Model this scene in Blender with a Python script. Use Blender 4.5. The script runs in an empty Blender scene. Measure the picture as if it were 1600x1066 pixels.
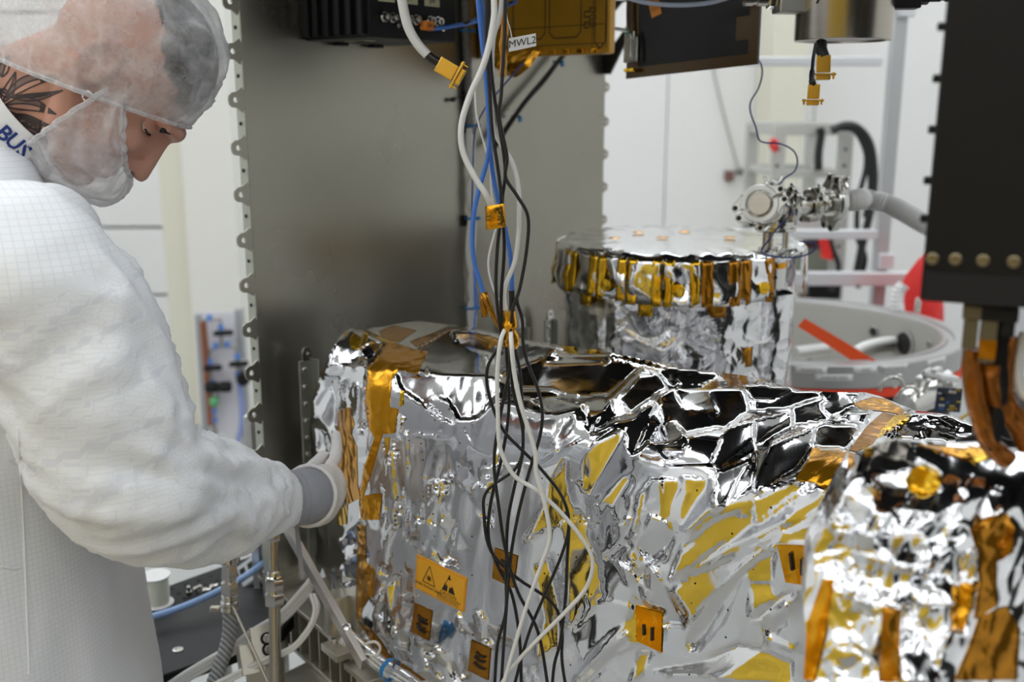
import bpy, bmesh, math, random
import numpy as np
from mathutils import Vector, Matrix, noise
from mathutils.geometry import delaunay_2d_cdt
random.seed(7); np.random.seed(7)
SC = bpy.context.scene
COL = SC.collection
V = Vector
# ---------------------------------------------------------------- camera
PITCH = math.radians(12.9)
CAMZ = 1.6
cam_d = bpy.data.cameras.new('camera'); cam = bpy.data.objects.new('camera', cam_d); COL.objects.link(cam)
cam.location = (0, 0, CAMZ); cam.rotation_euler = (math.pi/2 - PITCH, 0, 0)
cam_d.sensor_width = 36; cam_d.lens = 36; cam_d.clip_start = .02
cam_d.dof.use_dof = True; cam_d.dof.focus_distance = 1.22; cam_d.dof.aperture_fstop = 4.0
SC.camera = cam
# ---------------------------------------------------------------- world, exposure
w = bpy.data.worlds.new('world'); SC.world = w; w.use_nodes = True
w.node_tree.nodes['Background'].inputs[0].default_value = (.8, .85, .9, 1)
w.node_tree.nodes['Background'].inputs[1].default_value = .15
SC.view_settings.view_transform = 'Standard'; SC.view_settings.look = 'None'
SC.view_settings.gamma = 1; SC.view_settings.use_curve_mapping = False
SC.view_settings.exposure = 0.2
LAMP = 1.95          # ceiling panel radiance
CEIL = 4.0
# ---------------------------------------------------------------- pixel -> ray helpers
cP, sP = math.cos(PITCH), math.sin(PITCH)
def ray(px, py):
    dx = (px-800)/1600; dy = (533-py)/1600
    return V((dx, cP+dy*sP, -sP+dy*cP))
def at(px, py, Y):
    d = ray(px, py); return V((0, 0, CAMZ)) + d*(Y/d.y)
def atz(px, py, z):
    d = ray(px, py); return V((0, 0, CAMZ)) + d*((z-CAMZ)/d.z)
def onplane(px, py, p0, n):
    d = ray(px, py); o = V((0, 0, CAMZ)); return o + d*((p0-o).dot(n)/d.dot(n))
AX = V((.638, .770, 0)); BX = V((.770, -.638, 0)); UP = V((0, 0, 1))   # axes of the spacecraft structure
# ---------------------------------------------------------------- materials
def mat(name, col, rough=.5, metal=0, noise_amt=0, nscale=20, bump=0, bscale=60, bdist=.002, coat=0, trans=0, alpha=1, emit=0, rvar=0, sub=0, stretch=None, detail=4, spec=.5):
    m = bpy.data.materials.new(name); m.use_nodes = True
    nt = m.node_tree; N = nt.nodes; L = nt.links; b = N['Principled BSDF']
    b.inputs['Base Color'].default_value = (*col, 1); b.inputs['Roughness'].default_value = rough
    b.inputs['Metallic'].default_value = metal; b.inputs['Coat Weight'].default_value = coat
    b.inputs['Transmission Weight'].default_value = trans; b.inputs['Alpha'].default_value = alpha
    b.inputs['Specular IOR Level'].default_value = spec
    if sub: b.inputs['Subsurface Weight'].default_value = sub; b.inputs['Subsurface Radius'].default_value = (.01, .004, .002)
    if emit:
        b.inputs['Emission Color'].default_value = (*col, 1); b.inputs['Emission Strength'].default_value = emit
    if noise_amt or bump or rvar:
        tc = N.new('ShaderNodeTexCoord'); mp = N.new('ShaderNodeMapping'); L.new(tc.outputs['Object'], mp.inputs[0])
        if stretch: mp.inputs['Scale'].default_value = stretch
    if noise_amt or rvar:
        n = N.new('ShaderNodeTexNoise'); n.inputs['Scale'].default_value = nscale; n.inputs['Detail'].default_value = detail
        L.new(mp.outputs[0], n.inputs['Vector'])
        if noise_amt:
            r = N.new('ShaderNodeMix'); r.data_type = 'RGBA'
            r.inputs[6].default_value = (*[max(0, c*(1-noise_amt)) for c in col], 1); r.inputs[7].default_value = (*[min(1, c*(1+noise_amt)) for c in col], 1)
            L.new(n.outputs['Fac'], r.inputs[0]); L.new(r.outputs[2], b.inputs['Base Color'])
        if rvar:
            mr = N.new('ShaderNodeMapRange'); mr.inputs[1].default_value = .3; mr.inputs[2].default_value = .7
            mr.inputs[3].default_value = max(.02, rough-rvar); mr.inputs[4].default_value = rough+rvar
            L.new(n.outputs['Fac'], mr.inputs[0]); L.new(mr.outputs[0], b.inputs['Roughness'])
    if bump:
        n2 = N.new('ShaderNodeTexNoise'); n2.inputs['Scale'].default_value = bscale; n2.inputs['Detail'].default_value = 3
        L.new(mp.outputs[0], n2.inputs['Vector'])
        bp = N.new('ShaderNodeBump'); bp.inputs['Strength'].default_value = bump; bp.inputs['Distance'].default_value = bdist
        L.new(n2.outputs['Fac'], bp.inputs['Height']); L.new(bp.outputs[0], b.inputs['Normal'])
    return m
def foil_mat(name, col, rough=.1, metal=1, vs=34, strength=.35, dist=.004, speck=True):
    """crumpled film: voronoi + noise relief, pin-hole vent specks"""
    m = mat(name, col, rough, metal); nt = m.node_tree; N = nt.nodes; L = nt.links; b = N['Principled BSDF']
    tc = N.new('ShaderNodeTexCoord')
    wn = N.new('ShaderNodeTexNoise'); wn.inputs['Scale'].default_value = 9; L.new(tc.outputs['Object'], wn.inputs[0])
    wm = N.new('ShaderNodeMix'); wm.data_type = 'RGBA'; wm.inputs[0].default_value = .12
    L.new(tc.outputs['Object'], wm.inputs[6]); L.new(wn.outputs['Color'], wm.inputs[7])
    vo = N.new('ShaderNodeTexVoronoi'); vo.inputs['Scale'].default_value = vs; L.new(wm.outputs[2], vo.inputs['Vector'])
    no = N.new('ShaderNodeTexNoise'); no.inputs['Scale'].default_value = vs*2.2; no.inputs['Detail'].default_value = 3; L.new(wm.outputs[2], no.inputs['Vector'])
    ad = N.new('ShaderNodeMath'); ad.operation = 'MULTIPLY_ADD'; ad.inputs[1].default_value = .35
    L.new(no.outputs['Fac'], ad.inputs[0]); L.new(vo.outputs['Distance'], ad.inputs[2])
    bp = N.new('ShaderNodeBump'); bp.inputs['Strength'].default_value = strength; bp.inputs['Distance'].default_value = dist
    L.new(ad.outputs[0], bp.inputs['Height']); L.new(bp.outputs[0], b.inputs['Normal'])
    if speck:
        v2 = N.new('ShaderNodeTexVoronoi'); v2.inputs['Scale'].default_value = 55; v2.inputs['Randomness'].default_value = .35; L.new(tc.outputs['Object'], v2.inputs['Vector'])
        lt = N.new('ShaderNodeMath'); lt.operation = 'LESS_THAN'; lt.inputs[1].default_value = .075; L.new(v2.outputs['Distance'], lt.inputs[0])
        mx = N.new('ShaderNodeMix'); mx.data_type = 'RGBA'; mx.inputs[6].default_value = (*col, 1); mx.inputs[7].default_value = (.03, .03, .035, 1)
        L.new(lt.outputs[0], mx.inputs[0]); L.new(mx.outputs[2], b.inputs['Base Color'])
    return m
M = {}
M['silver'] = foil_mat('silver_film', (.78, .78, .80), .09, vs=30, strength=.12, dist=.003)
M['silver_soft'] = foil_mat('silver_film_crumpled', (.84, .84, .86), .12, vs=38, strength=.55, dist=.006, speck=False)
M['kapton'] = foil_mat('amber_tape', (.74, .34, .015), .16, metal=.85, vs=45, strength=.5, dist=.004, speck=False)
M['kapton_dark'] = foil_mat('dark_amber_tape', (.42, .18, .012), .16, metal=.75, vs=45, strength=.5, dist=.003, speck=False)
M['kapton_yellow'] = foil_mat('yellow_tape', (.78, .46, .03), .14, metal=.9, vs=60, strength=.3, dist=.003, speck=False)
M['gold_blanket'] = foil_mat('gold_film', (.86, .56, .05), .3, metal=.55, vs=14, strength=.8, dist=.02, speck=False)
M['alu'] = mat('brushed_aluminium', (.55, .54, .51), .34, .9, noise_amt=.08, nscale=12, bump=.05, bscale=300)
M['alu_light'] = mat('light_aluminium', (.72, .72, .72), .35, .8, noise_amt=.05)
M['panel'] = mat('conversion_coated_sheet', (.34, .325, .275), .30, .9, noise_amt=.12, nscale=5, rvar=.04)
M['steel'] = mat('polished_steel', (.66, .65, .62), .18, 1, noise_amt=.05, nscale=30, rvar=.05)
M['steel_warm'] = mat('turned_steel', (.52, .48, .42), .26, 1, noise_amt=.10, nscale=30, stretch=(.3, .3, 12))
M['black'] = mat('black_anodised', (.010, .010, .011), .42, 0, noise_amt=.2, spec=.2)
M['black_matt'] = mat('matt_black', (.014, .014, .015), .6, spec=.25)
M['rubber'] = mat('black_cable_sheath', (.012, .012, .013), .35)
M['white_cable'] = mat('white_cable_sheath', (.78, .78, .76), .45)
M['blue_cable'] = mat('blue_cable_sheath', (.06, .19, .62), .4)
M['navy_wire'] = mat('navy_wire', (.03, .05, .22), .4)
M['white_paint'] = mat('white_paint', (.86, .86, .86), .5)
M['white_label'] = mat('white_label', (.85, .85, .84), .5)
M['ink'] = mat('black_ink', (.015, .012, .01), .6)
M['blue_tie'] = mat('blue_cable_tie', (.02, .2, .5), .4)
M['gold'] = mat('gold_plating', (.83, .52, .10), .22, .9, noise_amt=.1)
M['orange'] = mat('orange_strap', (1.0, .10, .012), .6, noise_amt=.06, nscale=200)
M['red'] = mat('red_fabric', (.75, .025, .02), .5, noise_amt=.15, nscale=8, bump=.3, bscale=14, bdist=.02)
M['clear'] = mat('clear_plastic', (.9, .95, .93), .08, 0, trans=.9)
# ---------------------------------------------------------------- mesh builder
class MB:
    def __init__(s): s.v = []; s.f = []; s.mi = []; s.cur = 0
    def add(s, vs, fs):
        o = len(s.v); s.v += [tuple(v) for v in vs]; s.f += [tuple(i+o for i in f) for f in fs]; s.mi += [s.cur]*len(fs); return s
    def box(s, c, size, fr=None, taper=1):
        """fr: 3 axis vectors"""
        x, y, z = fr or (V((1, 0, 0)), V((0, 1, 0)), V((0, 0, 1))); c = V(c); a, b, h = [q/2 for q in size]
        vs = []
        for k in (-1, 1):
            t = taper if k > 0 else 1
            for i, j in ((-1, -1), (1, -1), (1, 1), (-1, 1)): vs.append(c + x*(a*i*t) + y*(b*j*t) + z*(h*k))
        return s.add(vs, [(3, 2, 1, 0), (4, 5, 6, 7), (0, 1, 5, 4), (1, 2, 6, 5), (2, 3, 7, 6), (3, 0, 4, 7)])
    def ring(s, c, x, y, r, n): return [c + x*(r*math.cos(2*math.pi*i/n)) + y*(r*math.sin(2*math.pi*i/n)) for i in range(n)]
    def lathe(s, prof, o=(0, 0, 0), axis=(0, 0, 1), n=24, cap=True, ref=None):
        """prof: [(r, h)] along axis"""
        o = V(o); a = V(axis).normalized(); x = V(ref) if ref else a.orthogonal(); x = (x - a*x.dot(a)).normalized(); y = a.cross(x)
        vs = []; fs = []
        for r, h in prof: vs += s.ring(o + a*h, x, y, max(r, 1e-5), n)
        for k in range(len(prof)-1):
            for i in range(n):
                j = (i+1) % n; fs.append((k*n+i, k*n+j, (k+1)*n+j, (k+1)*n+i))
        if cap:
            if prof[0][0] > 1e-4: fs.append(tuple(range(n-1, -1, -1)))
            if prof[-1][0] > 1e-4: fs.append(tuple((len(prof)-1)*n+i for i in range(n)))
        return s.add(vs, fs)
    def cyl(s, p0, p1, r, r1=None, n=16):
        p0 = V(p0); p1 = V(p1); d = p1-p0
        return s.lathe([(r, 0), (r if r1 is None else r1, d.length)], p0, d, n)
    def tube(s, pts, r, n=8, rad=None, flat=None, cap=True):
        pts = [V(p) for p in pts]; m = len(pts); vs = []; fs = []
        t = [(pts[min(i+1, m-1)]-pts[max(i-1, 0)]).normalized() for i in range(m)]
        x = t[0].orthogonal().normalized()
        for i in range(m):
            x = (x - t[i]*x.dot(t[i])).normalized(); y = t[i].cross(x); rr = rad[i] if rad else r
            for k in range(n):
                a = 2*math.pi*k/n; vs.append(pts[i] + x*(rr*math.cos(a)) + y*(rr*math.sin(a)*(flat or 1)))
        for i in range(m-1):
            for k in range(n):
                j = (k+1) % n; fs.append((i*n+k, i*n+j, (i+1)*n+j, (i+1)*n+k))
        if cap: fs += [tuple(range(n-1, -1, -1)), tuple((m-1)*n+k for k in range(n))]
        return s.add(vs, fs)
    def prism(s, poly, o, x, y, depth, hole=None):
        """2d polygon in frame (x,y) at o, extruded by vector depth"""
        o = V(o); d = V(depth); n = len(poly)
        a = [o + x*p[0] + y*p[1] for p in poly]; b = [p + d for p in a]
        fs = [tuple(range(n-1, -1, -1)), tuple(range(n, 2*n))] + [(i, (i+1) % n, n+(i+1) % n, n+i) for i in range(n)]
        return s.add(a+b, fs)
    def ribbon(s, pts, wv, th):
        """flat strap: pts centre line, wv width vector(s), th thickness vector"""
        pts = [V(p) for p in pts]; m = len(pts); vs = []; fs = []
        for i, p in enumerate(pts):
            wd = wv[i] if isinstance(wv, list) else wv; t = th[i] if isinstance(th, list) else th
            vs += [p-wd/2, p+wd/2, p+wd/2+t, p-wd/2+t]
        for i in range(m-1):
            for k in range(4):
                j = (k+1) % 4; fs.append((i*4+k, i*4+j, (i+1)*4+j, (i+1)*4+k))
        fs += [(3, 2, 1, 0), tuple((m-1)*4+k for k in range(4))]
        return s.add(vs, fs)
    def text(s, body, o, x, y, size, depth=.0003, align='CENTER', bold=0.0):
        cu = bpy.data.curves.new('t', 'FONT'); cu.body = body; cu.size = size; cu.align_x = align; cu.align_y = 'CENTER'; cu.resolution_u = 2; cu.extrude = 0; cu.offset = bold*size
        ob = bpy.data.objects.new('t', cu); COL.objects.link(ob); dg = bpy.context.evaluated_depsgraph_get()
        me = bpy.data.meshes.new_from_object(ob.evaluated_get(dg)); bpy.data.objects.remove(ob); bpy.data.curves.remove(cu)
        o = V(o); z = x.cross(y)*depth
        s.add([o + x*v.co.x + y*v.co.y + z for v in me.vertices], [tuple(p.vertices) for p in me.polygons]); bpy.data.meshes.remove(me); return s
    def build(s, name, m, parent=None, smooth=35, bevel=0, seg=2):
        me = bpy.data.meshes.new(name); me.from_pydata(s.v, [], s.f)
        bm = bmesh.new(); bm.from_mesh(me); bmesh.ops.recalc_face_normals(bm, faces=bm.faces); bm.to_mesh(me); bm.free()
        ms = m if isinstance(m, (list, tuple)) else [m]
        for k in ms: me.materials.append(k)
        if len(ms) > 1: me.polygons.foreach_set('material_index', s.mi)
        if smooth:
            me.polygons.foreach_set('use_smooth', [True]*len(me.polygons)); me.set_sharp_from_angle(angle=math.radians(smooth))
        o = bpy.data.objects.new(name, me); COL.objects.link(o)
        if parent: o.parent = parent; o.matrix_parent_inverse = Matrix.Translation(-parent.location) if parent.rotation_euler[:] == (0, 0, 0) else parent.matrix_basis.inverted()
        if bevel:
            b = o.modifiers.new('bevel', 'BEVEL'); b.width = bevel; b.segments = seg; b.limit_method = 'ANGLE'; b.angle_limit = math.radians(40)
        return o
def tag(o, label=None, cat=None, group=None, kind=None):
    if label: o['label'] = label
    if cat: o['category'] = cat
    if group: o['group'] = group
    if kind: o['kind'] = kind
    return o
def thing(name, label, cat, loc, group=None):
    o = bpy.data.objects.new(name, None); COL.objects.link(o); o.location = loc; o.empty_display_size = .05
    return tag(o, label, cat, group)
def copy_part(o, parent, delta):
    """a copy that shares its mesh, moved by the vector delta"""
    c = o.copy(); COL.objects.link(c); c.parent = parent; c.location = o.location + V(delta); return c
def spline(pts, n=6):
    pts = [V(p) for p in pts]; q = [pts[0]*2-pts[1]] + pts + [pts[-1]*2-pts[-2]]; out = []
    for i in range(1, len(q)-2):
        a, b, c, d = q[i-1:i+3]
        for k in range(n):
            t = k/n; out.append(.5*((2*b)+(c-a)*t+(2*a-5*b+4*c-d)*t*t+(3*b-a-3*c+d)*t**3))
    return out + [pts[-1]]
def cable(pix, Y, r, n=6, sub=6):
    """pix: [(px,py[,Y])]"""
    return spline([at(p[0], p[1], p[2] if len(p) > 2 else Y) for p in pix], sub), r, n
def hexa(mb, o, axis, r, h): return mb.lathe([(r*.92, 0), (r, h*.12), (r, h*.88), (r*.92, h)], o, axis, 6)
def capscrew(name, o, axis, r, parent, m=None):
    """socket head cap screw: head with a recessed hexagon"""
    b = MB(); b.lathe([(r*.95, 0), (r, r*.1), (r, r*.9), (r*.9, r), (r*.55, r)], o, axis, 16, cap=False); b.lathe([(r*.55, r), (r*.5, r*.45), (.0001, r*.45)], o, axis, 6, cap=False)
    return b.build(name, m or M['steel'], parent)
# ================================================================ the room
M['wall'] = mat('white_wall', (.86, .86, .85), .6, noise_amt=.02, nscale=3)
M['wall_warm'] = mat('cream_wall', (.76, .74, .62), .6, noise_amt=.02, nscale=3)
M['pillar'] = mat('pillar_paint', (.82, .81, .76), .6)
M['floor'] = mat('floor_coating', (.42, .43, .43), .35, noise_amt=.06, nscale=6)
M['joint'] = mat('wall_joint', (.33, .33, .33), .7)
M['lamp'] = mat('lamp_diffuser', (.95, .98, 1), .5, emit=LAMP)
def st(o): o['kind'] = 'structure'; return o
X0, X1, Y0, Y1 = -4.2, 4.2, -4.2, 6.4
st(MB().box(((X0+X1)/2, (Y0+Y1)/2, -.05), (X1-X0+.4, Y1-Y0+.4, .1)).build('floor', M['floor'], smooth=0))
st(MB().box(((X0+X1)/2, (Y0+Y1)/2, CEIL+.05), (X1-X0+.4, Y1-Y0+.4, .1)).build('ceiling', M['wall'], smooth=0))
st(MB().box((X1+.05, (Y0+Y1)/2, CEIL/2), (.1, Y1-Y0, CEIL)).build('wall_right', M['wall'], smooth=0))
st(MB().box(((X0+X1)/2, Y0-.05, CEIL/2), (X1-X0+.2, .1, CEIL)).build('wall_front', M['wall'], smooth=0))
st(MB().box((X0-.05, (Y0+Y1)/2, CEIL/2), (.1, Y1-Y0, CEIL)).build('wall_left', M['wall'], smooth=0))
wb = st(MB().box(((X0+X1)/2, Y1+.12, CEIL/2), (X1-X0+.2, .1, CEIL)).build('wall_back', M['joint'], smooth=0))
# cladding of the back wall left of the spacecraft: wide white boards with dark joints
zs = [0.0]
while zs[-1] < CEIL: zs.append(zs[-1]+.43)
for k in range(len(zs)-1):
    z0, z1 = zs[k], min(zs[k+1], CEIL); 
    b = MB().box(((X0-1.0)/2, Y1+.045, (z0+z1)/2), (-1.0-X0, .05, z1-z0-.018)); b.build('wall_board', M['wall'], wb, bevel=.004)
# plain sheets on the right half with shallow vertical joints
xs = [-1.0, -.2, .95, 1.85, 2.75, 3.5, 4.2]
for k in range(len(xs)-1):
    b = MB().box(((xs[k]+xs[k+1])/2, Y1+.045, CEIL/2), (xs[k+1]-xs[k]-.006, .05, CEIL)); b.build('wall_sheet', M['wall'], wb, bevel=.003)
# cream pillar left, warm pilaster right
pl = at(279, 210, 5.0); pr = at(361, 210, 5.0)
p = st(MB().box(((pl.x+pr.x)/2, 5.0+.2, CEIL/2), (pr.x-pl.x, .4, CEIL)).build('pillar', M['pillar'], smooth=0, bevel=.01))
MB().box((pl.x-.06, 5.2, CEIL/2), (.12, .34, CEIL)).build('pillar_side', M['wall_warm'], p, smooth=0)
pa = at(1207, 120, 6.0); pb = at(1262, 120, 6.0)
st(MB().box(((pa.x+pb.x)/2, 6.2, CEIL/2), (pb.x-pa.x, .4, CEIL)).build('pilaster_column', M['wall_warm'], smooth=0, bevel=.01))
# ceiling lamps
for ix, x in enumerate((-3.1, -1.1, .9, 2.9)):
    for iy, y in enumerate((-3.2, -1.0, 1.2, 3.4, 5.4)):
        t = thing('ceiling_light', 'flat white ceiling light panel above the clean room', 'light', (x, y, CEIL), 'ceiling light panels')
        MB().box((x, y, CEIL-.02), (1.44, 1.64, .04)).box((x, y, CEIL-.01), (1.5, 1.7, .02)).build('frame', M['white_paint'], t, smooth=0)
        MB().box((x, y, CEIL-.045), (1.4, 1.6, .012)).build('diffuser', M['lamp'], t, smooth=0)
# gold-blanketed module standing behind the camera: seen in the folds of the silver film
gm = thing('gold_blanketed_module', 'gold film wrapped module reflected in the silver blanket folds', 'module', (-1.0, -.6, 0))
b = MB(); b.box((-1.0, -.75, 1.08), (2.1, .5, 1.45), (V((.86, -.5, 0)), V((.5, .86, 0)), UP)); b.build('blanket', M['gold_blanket'], gm, bevel=.04, seg=3)
for sx in (-.9, .9):
    for sy in (-.18, .18): MB().box(V((-1.0, -.75, .225))+V((.86, -.5, 0))*sx+V((.5, .86, 0))*sy, (.06, .06, .45)).build('leg', M['alu'], gm)
# unseen black blocks, added to put dark reflections into the films and metal sheet
for nm, lab_, c, sz in (('added_dark_block_rear', 'added black block behind the camera, darkening reflections in the drum', (1.55, -1.5, 1.0), (1.7, .6, 2.0)), ('added_dark_block_right', 'added black block out at the right, darkening reflections in film and metal sheet', (1.0, .80, 1.0), (.36, .5, 2.0))):
    t = thing(nm, lab_, 'added block', (c[0], c[1], 0)); MB().box((c[0], c[1], 1.03), (sz[0], sz[1], 1.94)).build('housing', M['black'], t, bevel=.01); MB().box((c[0], c[1], .03), (sz[0]*.94, sz[1]*.9, .06)).build('plinth', M['black_matt'], t)
    for k in range(3): MB().box((c[0], c[1]+(sz[1]/2+.006 if c[1] < 0 else -sz[1]/2-.006), .38+.62*k), (sz[0]*.9, .012, .56)).build('front_plate', M['black'], t, bevel=.004)
# ================================================================ film relief: desired facet directions -> surface by screened Poisson
STEP = 3
DECKPT = V((.15, 1.75, 2.0)); LAMPPTS = [V((.9, 1.2, CEIL)), V((-1.1, 1.2, CEIL)), V((-1.1, -1.0, CEIL)), V((.9, -1.0, CEIL)), V((-3.1, 1.2, CEIL)), V((-4.2, .8, 2.2))]
GOLDPTS = [V((-.55, -.8, 1.0)), V((-.9, -.55, 1.15)), V((-1.3, -.35, 1.1)), V((-.8, -.6, .8))]
def film(poly_txt, outline, base, x0, x1, y0, y1, lam, extra=None, cap=1.15, iters=700, flats=()):
    gx = np.arange(x0, x1+1, STEP, dtype=float); gy = np.arange(y0, y1+1, STEP, dtype=float)
    PX, PY = np.meshgrid(gx, gy); U = (PX-800)/1600; W_ = (PY-533)/1600      # camera frame: x right, y down, z forward
    R3 = np.stack([U, W_, np.ones_like(U)], -1)
    D0 = base(PX, PY); w0 = np.log(D0)
    # camera axes in the world
    cx = np.array([1, 0, 0]); cy = np.array([0, -sP, -cP]); cz = np.array([0, cP, -sP])
    P = np.array([0, 0, CAMZ]) + D0[..., None]*(R3[..., :1]*cx + R3[..., 1:2]*cy + R3[..., 2:]*cz)
    vdir = P - np.array([0, 0, CAMZ]); vdir /= np.linalg.norm(vdir, axis=-1, keepdims=True)
    h = STEP/1600
    w0u = np.gradient(w0, axis=1)/h; w0v = np.gradient(w0, axis=0)/h
    n0 = np.stack([-w0u, -w0v, 1+U*w0u+W_*w0v], -1); n0 /= np.linalg.norm(n0, axis=-1, keepdims=True)
    n0w = -(n0[..., :1]*cx + n0[..., 1:2]*cy + n0[..., 2:]*cz)                # world, facing the camera
    G = np.stack([w0u, w0v], -1); reg = np.zeros(PX.shape, int); wt = np.full(PX.shape, .2)
    def target(pts, mask):
        idx = np.argwhere(mask); c = idx.mean(0).astype(int); best = None
        i, j = idx[np.argmin(((idx-c)**2).sum(1))]
        for q in pts:
            r = np.array(q) - P[i, j] if not isinstance(q, tuple) else np.array(q[0])
            r = r/np.linalg.norm(r); n = r - vdir[i, j]; n /= np.linalg.norm(n); s = n @ n0w[i, j]
            if best is None or s > best[0]: best = (s, r, q)
        q = best[2]; r = (np.array(q) - P[mask]) if not isinstance(q, tuple) else np.broadcast_to(np.array(q[0]), P[mask].shape)
        r = r/np.linalg.norm(r, axis=-1, keepdims=True); n = r - vdir[mask]; return n/np.linalg.norm(n, axis=-1, keepdims=True)
    for k, line in enumerate(poly_txt.strip().split('\n')):
        tk = line.split(); c = tk[0]; pg = np.array([[float(a) for a in t.split(',')] for t in tk[1:]])
        inside = np.zeros(PX.shape, bool); m = len(pg)
        for i in range(m):
            xa, ya = pg[i]; xb, yb = pg[(i+1) % m]
            cond = (ya > PY) != (yb > PY)
            with np.errstate(divide='ignore', invalid='ignore'):
                inside ^= cond & (PX < (xb-xa)*(PY-ya)/(yb-ya+1e-12)+xa)
        if inside.sum() < 2: continue
        reg[inside] = k+1
        if c == 'L': G[inside] = np.stack([w0u, w0v], -1)[inside]; wt[inside] = .25; continue
        if c == 'W': n = target(LAMPPTS, inside)
        elif c == 'Y': n = target(GOLDPTS, inside)
        elif c == 'K': n = target([DECKPT, V((.3, 1.75, 1.98)), ((-.35, -.25, -.9),), V((.42, .72, 1.85))], inside)
        elif c == 'D': n = target([V((.15, 1.9, 1.7)), ((-.5, -.1, -.85),), V((.42, .72, 1.75))], inside)
        else: n = target([((-.85, -.3, -.42),), V((-.1, 1.9, 1.5)), ((-.95, .1, -.2),)], inside)
        nc = np.stack([n @ cx, n @ cy, n @ cz], -1); den = (nc*R3[inside]).sum(-1)
        den = np.where(den > -.12, -.12, den); g = np.stack([-nc[:, 0]/den, -nc[:, 1]/den], -1)
        d = g - np.stack([w0u, w0v], -1)[inside]; L = np.linalg.norm(d, axis=-1, keepdims=True); lim = 3.2
        G[inside] = np.stack([w0u, w0v], -1)[inside] + d*np.minimum(1, lim/np.maximum(L, 1e-6)); wt[inside] = 1
    qx = ((G[:, 1:, 0]+G[:, :-1, 0])/2)*h - np.diff(w0, axis=1); qy = ((G[1:, :, 1]+G[:-1, :, 1])/2)*h - np.diff(w0, axis=0)
    ex = np.minimum(wt[:, 1:], wt[:, :-1])*np.where(reg[:, 1:] != reg[:, :-1], .05, 1); ey = np.minimum(wt[1:], wt[:-1])*np.where(reg[1:] != reg[:-1], .05, 1)
    def div(ax, ay):
        o = np.zeros_like(w0); o[:, :-1] -= ax; o[:, 1:] += ax; o[:-1] -= ay; o[1:] += ay; return o
    def op(d): return div(ex*np.diff(d, axis=1), ey*np.diff(d, axis=0)) + lam*d
    bvec = div(ex*qx, ey*qy); d = np.zeros_like(w0); r = bvec - op(d); p_ = r.copy(); rs = (r*r).sum()
    for _ in range(iters):
        Ap = op(p_); a = rs/(p_*Ap).sum(); d += a*p_; r -= a*Ap; rn = (r*r).sum()
        if rn < 1e-14: break
        p_ = r + p_*(rn/rs); rs = rn
    if extra is not None: d = d + extra(PX, PY)
    d = np.clip(d, -.07, .07)
    D = np.exp(w0+d)
    for q in flats:                                  # film pulled flat where a label or patch is stuck on
        q = np.array(q, float); c = q.mean(0); ins = np.ones(PX.shape, bool); soft = np.full(PX.shape, 1e9)
        for i in range(4):
            a, b = q[i], q[(i+1) % 4]; nx, ny = -(b-a)[1], (b-a)[0]; L = math.hypot(nx, ny); sd = ((PX-a[0])*nx+(PY-a[1])*ny)/L
            if ((c[0]-a[0])*nx+(c[1]-a[1])*ny) < 0: sd = -sd
            soft = np.minimum(soft, sd)
        ins = soft > 0; A_ = np.stack([np.ones(ins.sum()), PX[ins], PY[ins]], -1); co = np.linalg.lstsq(A_, 1/D[ins], rcond=None)[0]
        t = np.clip((soft+9)/9, 0, 1); t = t*t*(3-2*t); D = D*(1-t) + t/(co[0]+co[1]*PX+co[2]*PY)
    def depth(px, py):
        fx = np.clip((np.asarray(px, float)-x0)/STEP, 0, PX.shape[1]-1.001); fy = np.clip((np.asarray(py, float)-y0)/STEP, 0, PX.shape[0]-1.001)
        i = fy.astype(int); j = fx.astype(int); a = fx-j; b = fy-i
        return (D[i, j]*(1-a)+D[i, j+1]*a)*(1-b) + (D[i+1, j]*(1-a)+D[i+1, j+1]*a)*b
    return depth
def pt(depth, px, py, off=0.0):
    q = np.array([[px, py]]); dd = float(depth(q[:, 0], q[:, 1])[0]) - off
    d = ray(px, py); return V((0, 0, CAMZ)) + d*dd
def inpoly(pg, x, y):
    c = False; n = len(pg)
    for i in range(n):
        xa, ya = pg[i]; xb, yb = pg[(i+1) % n]
        if (ya > y) != (yb > y) and x < (xb-xa)*(y-ya)/(yb-ya)+xa: c = not c
    return c
def resample(pg, step, closed=True):
    out = []; n = len(pg)
    for i in range(n if closed else n-1):
        a = V(pg[i]); b = V(pg[(i+1) % n]); k = max(1, int((b-a).length/step))
        out += [tuple(a+(b-a)*(t/k)) for t in range(k)]
    return out
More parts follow.
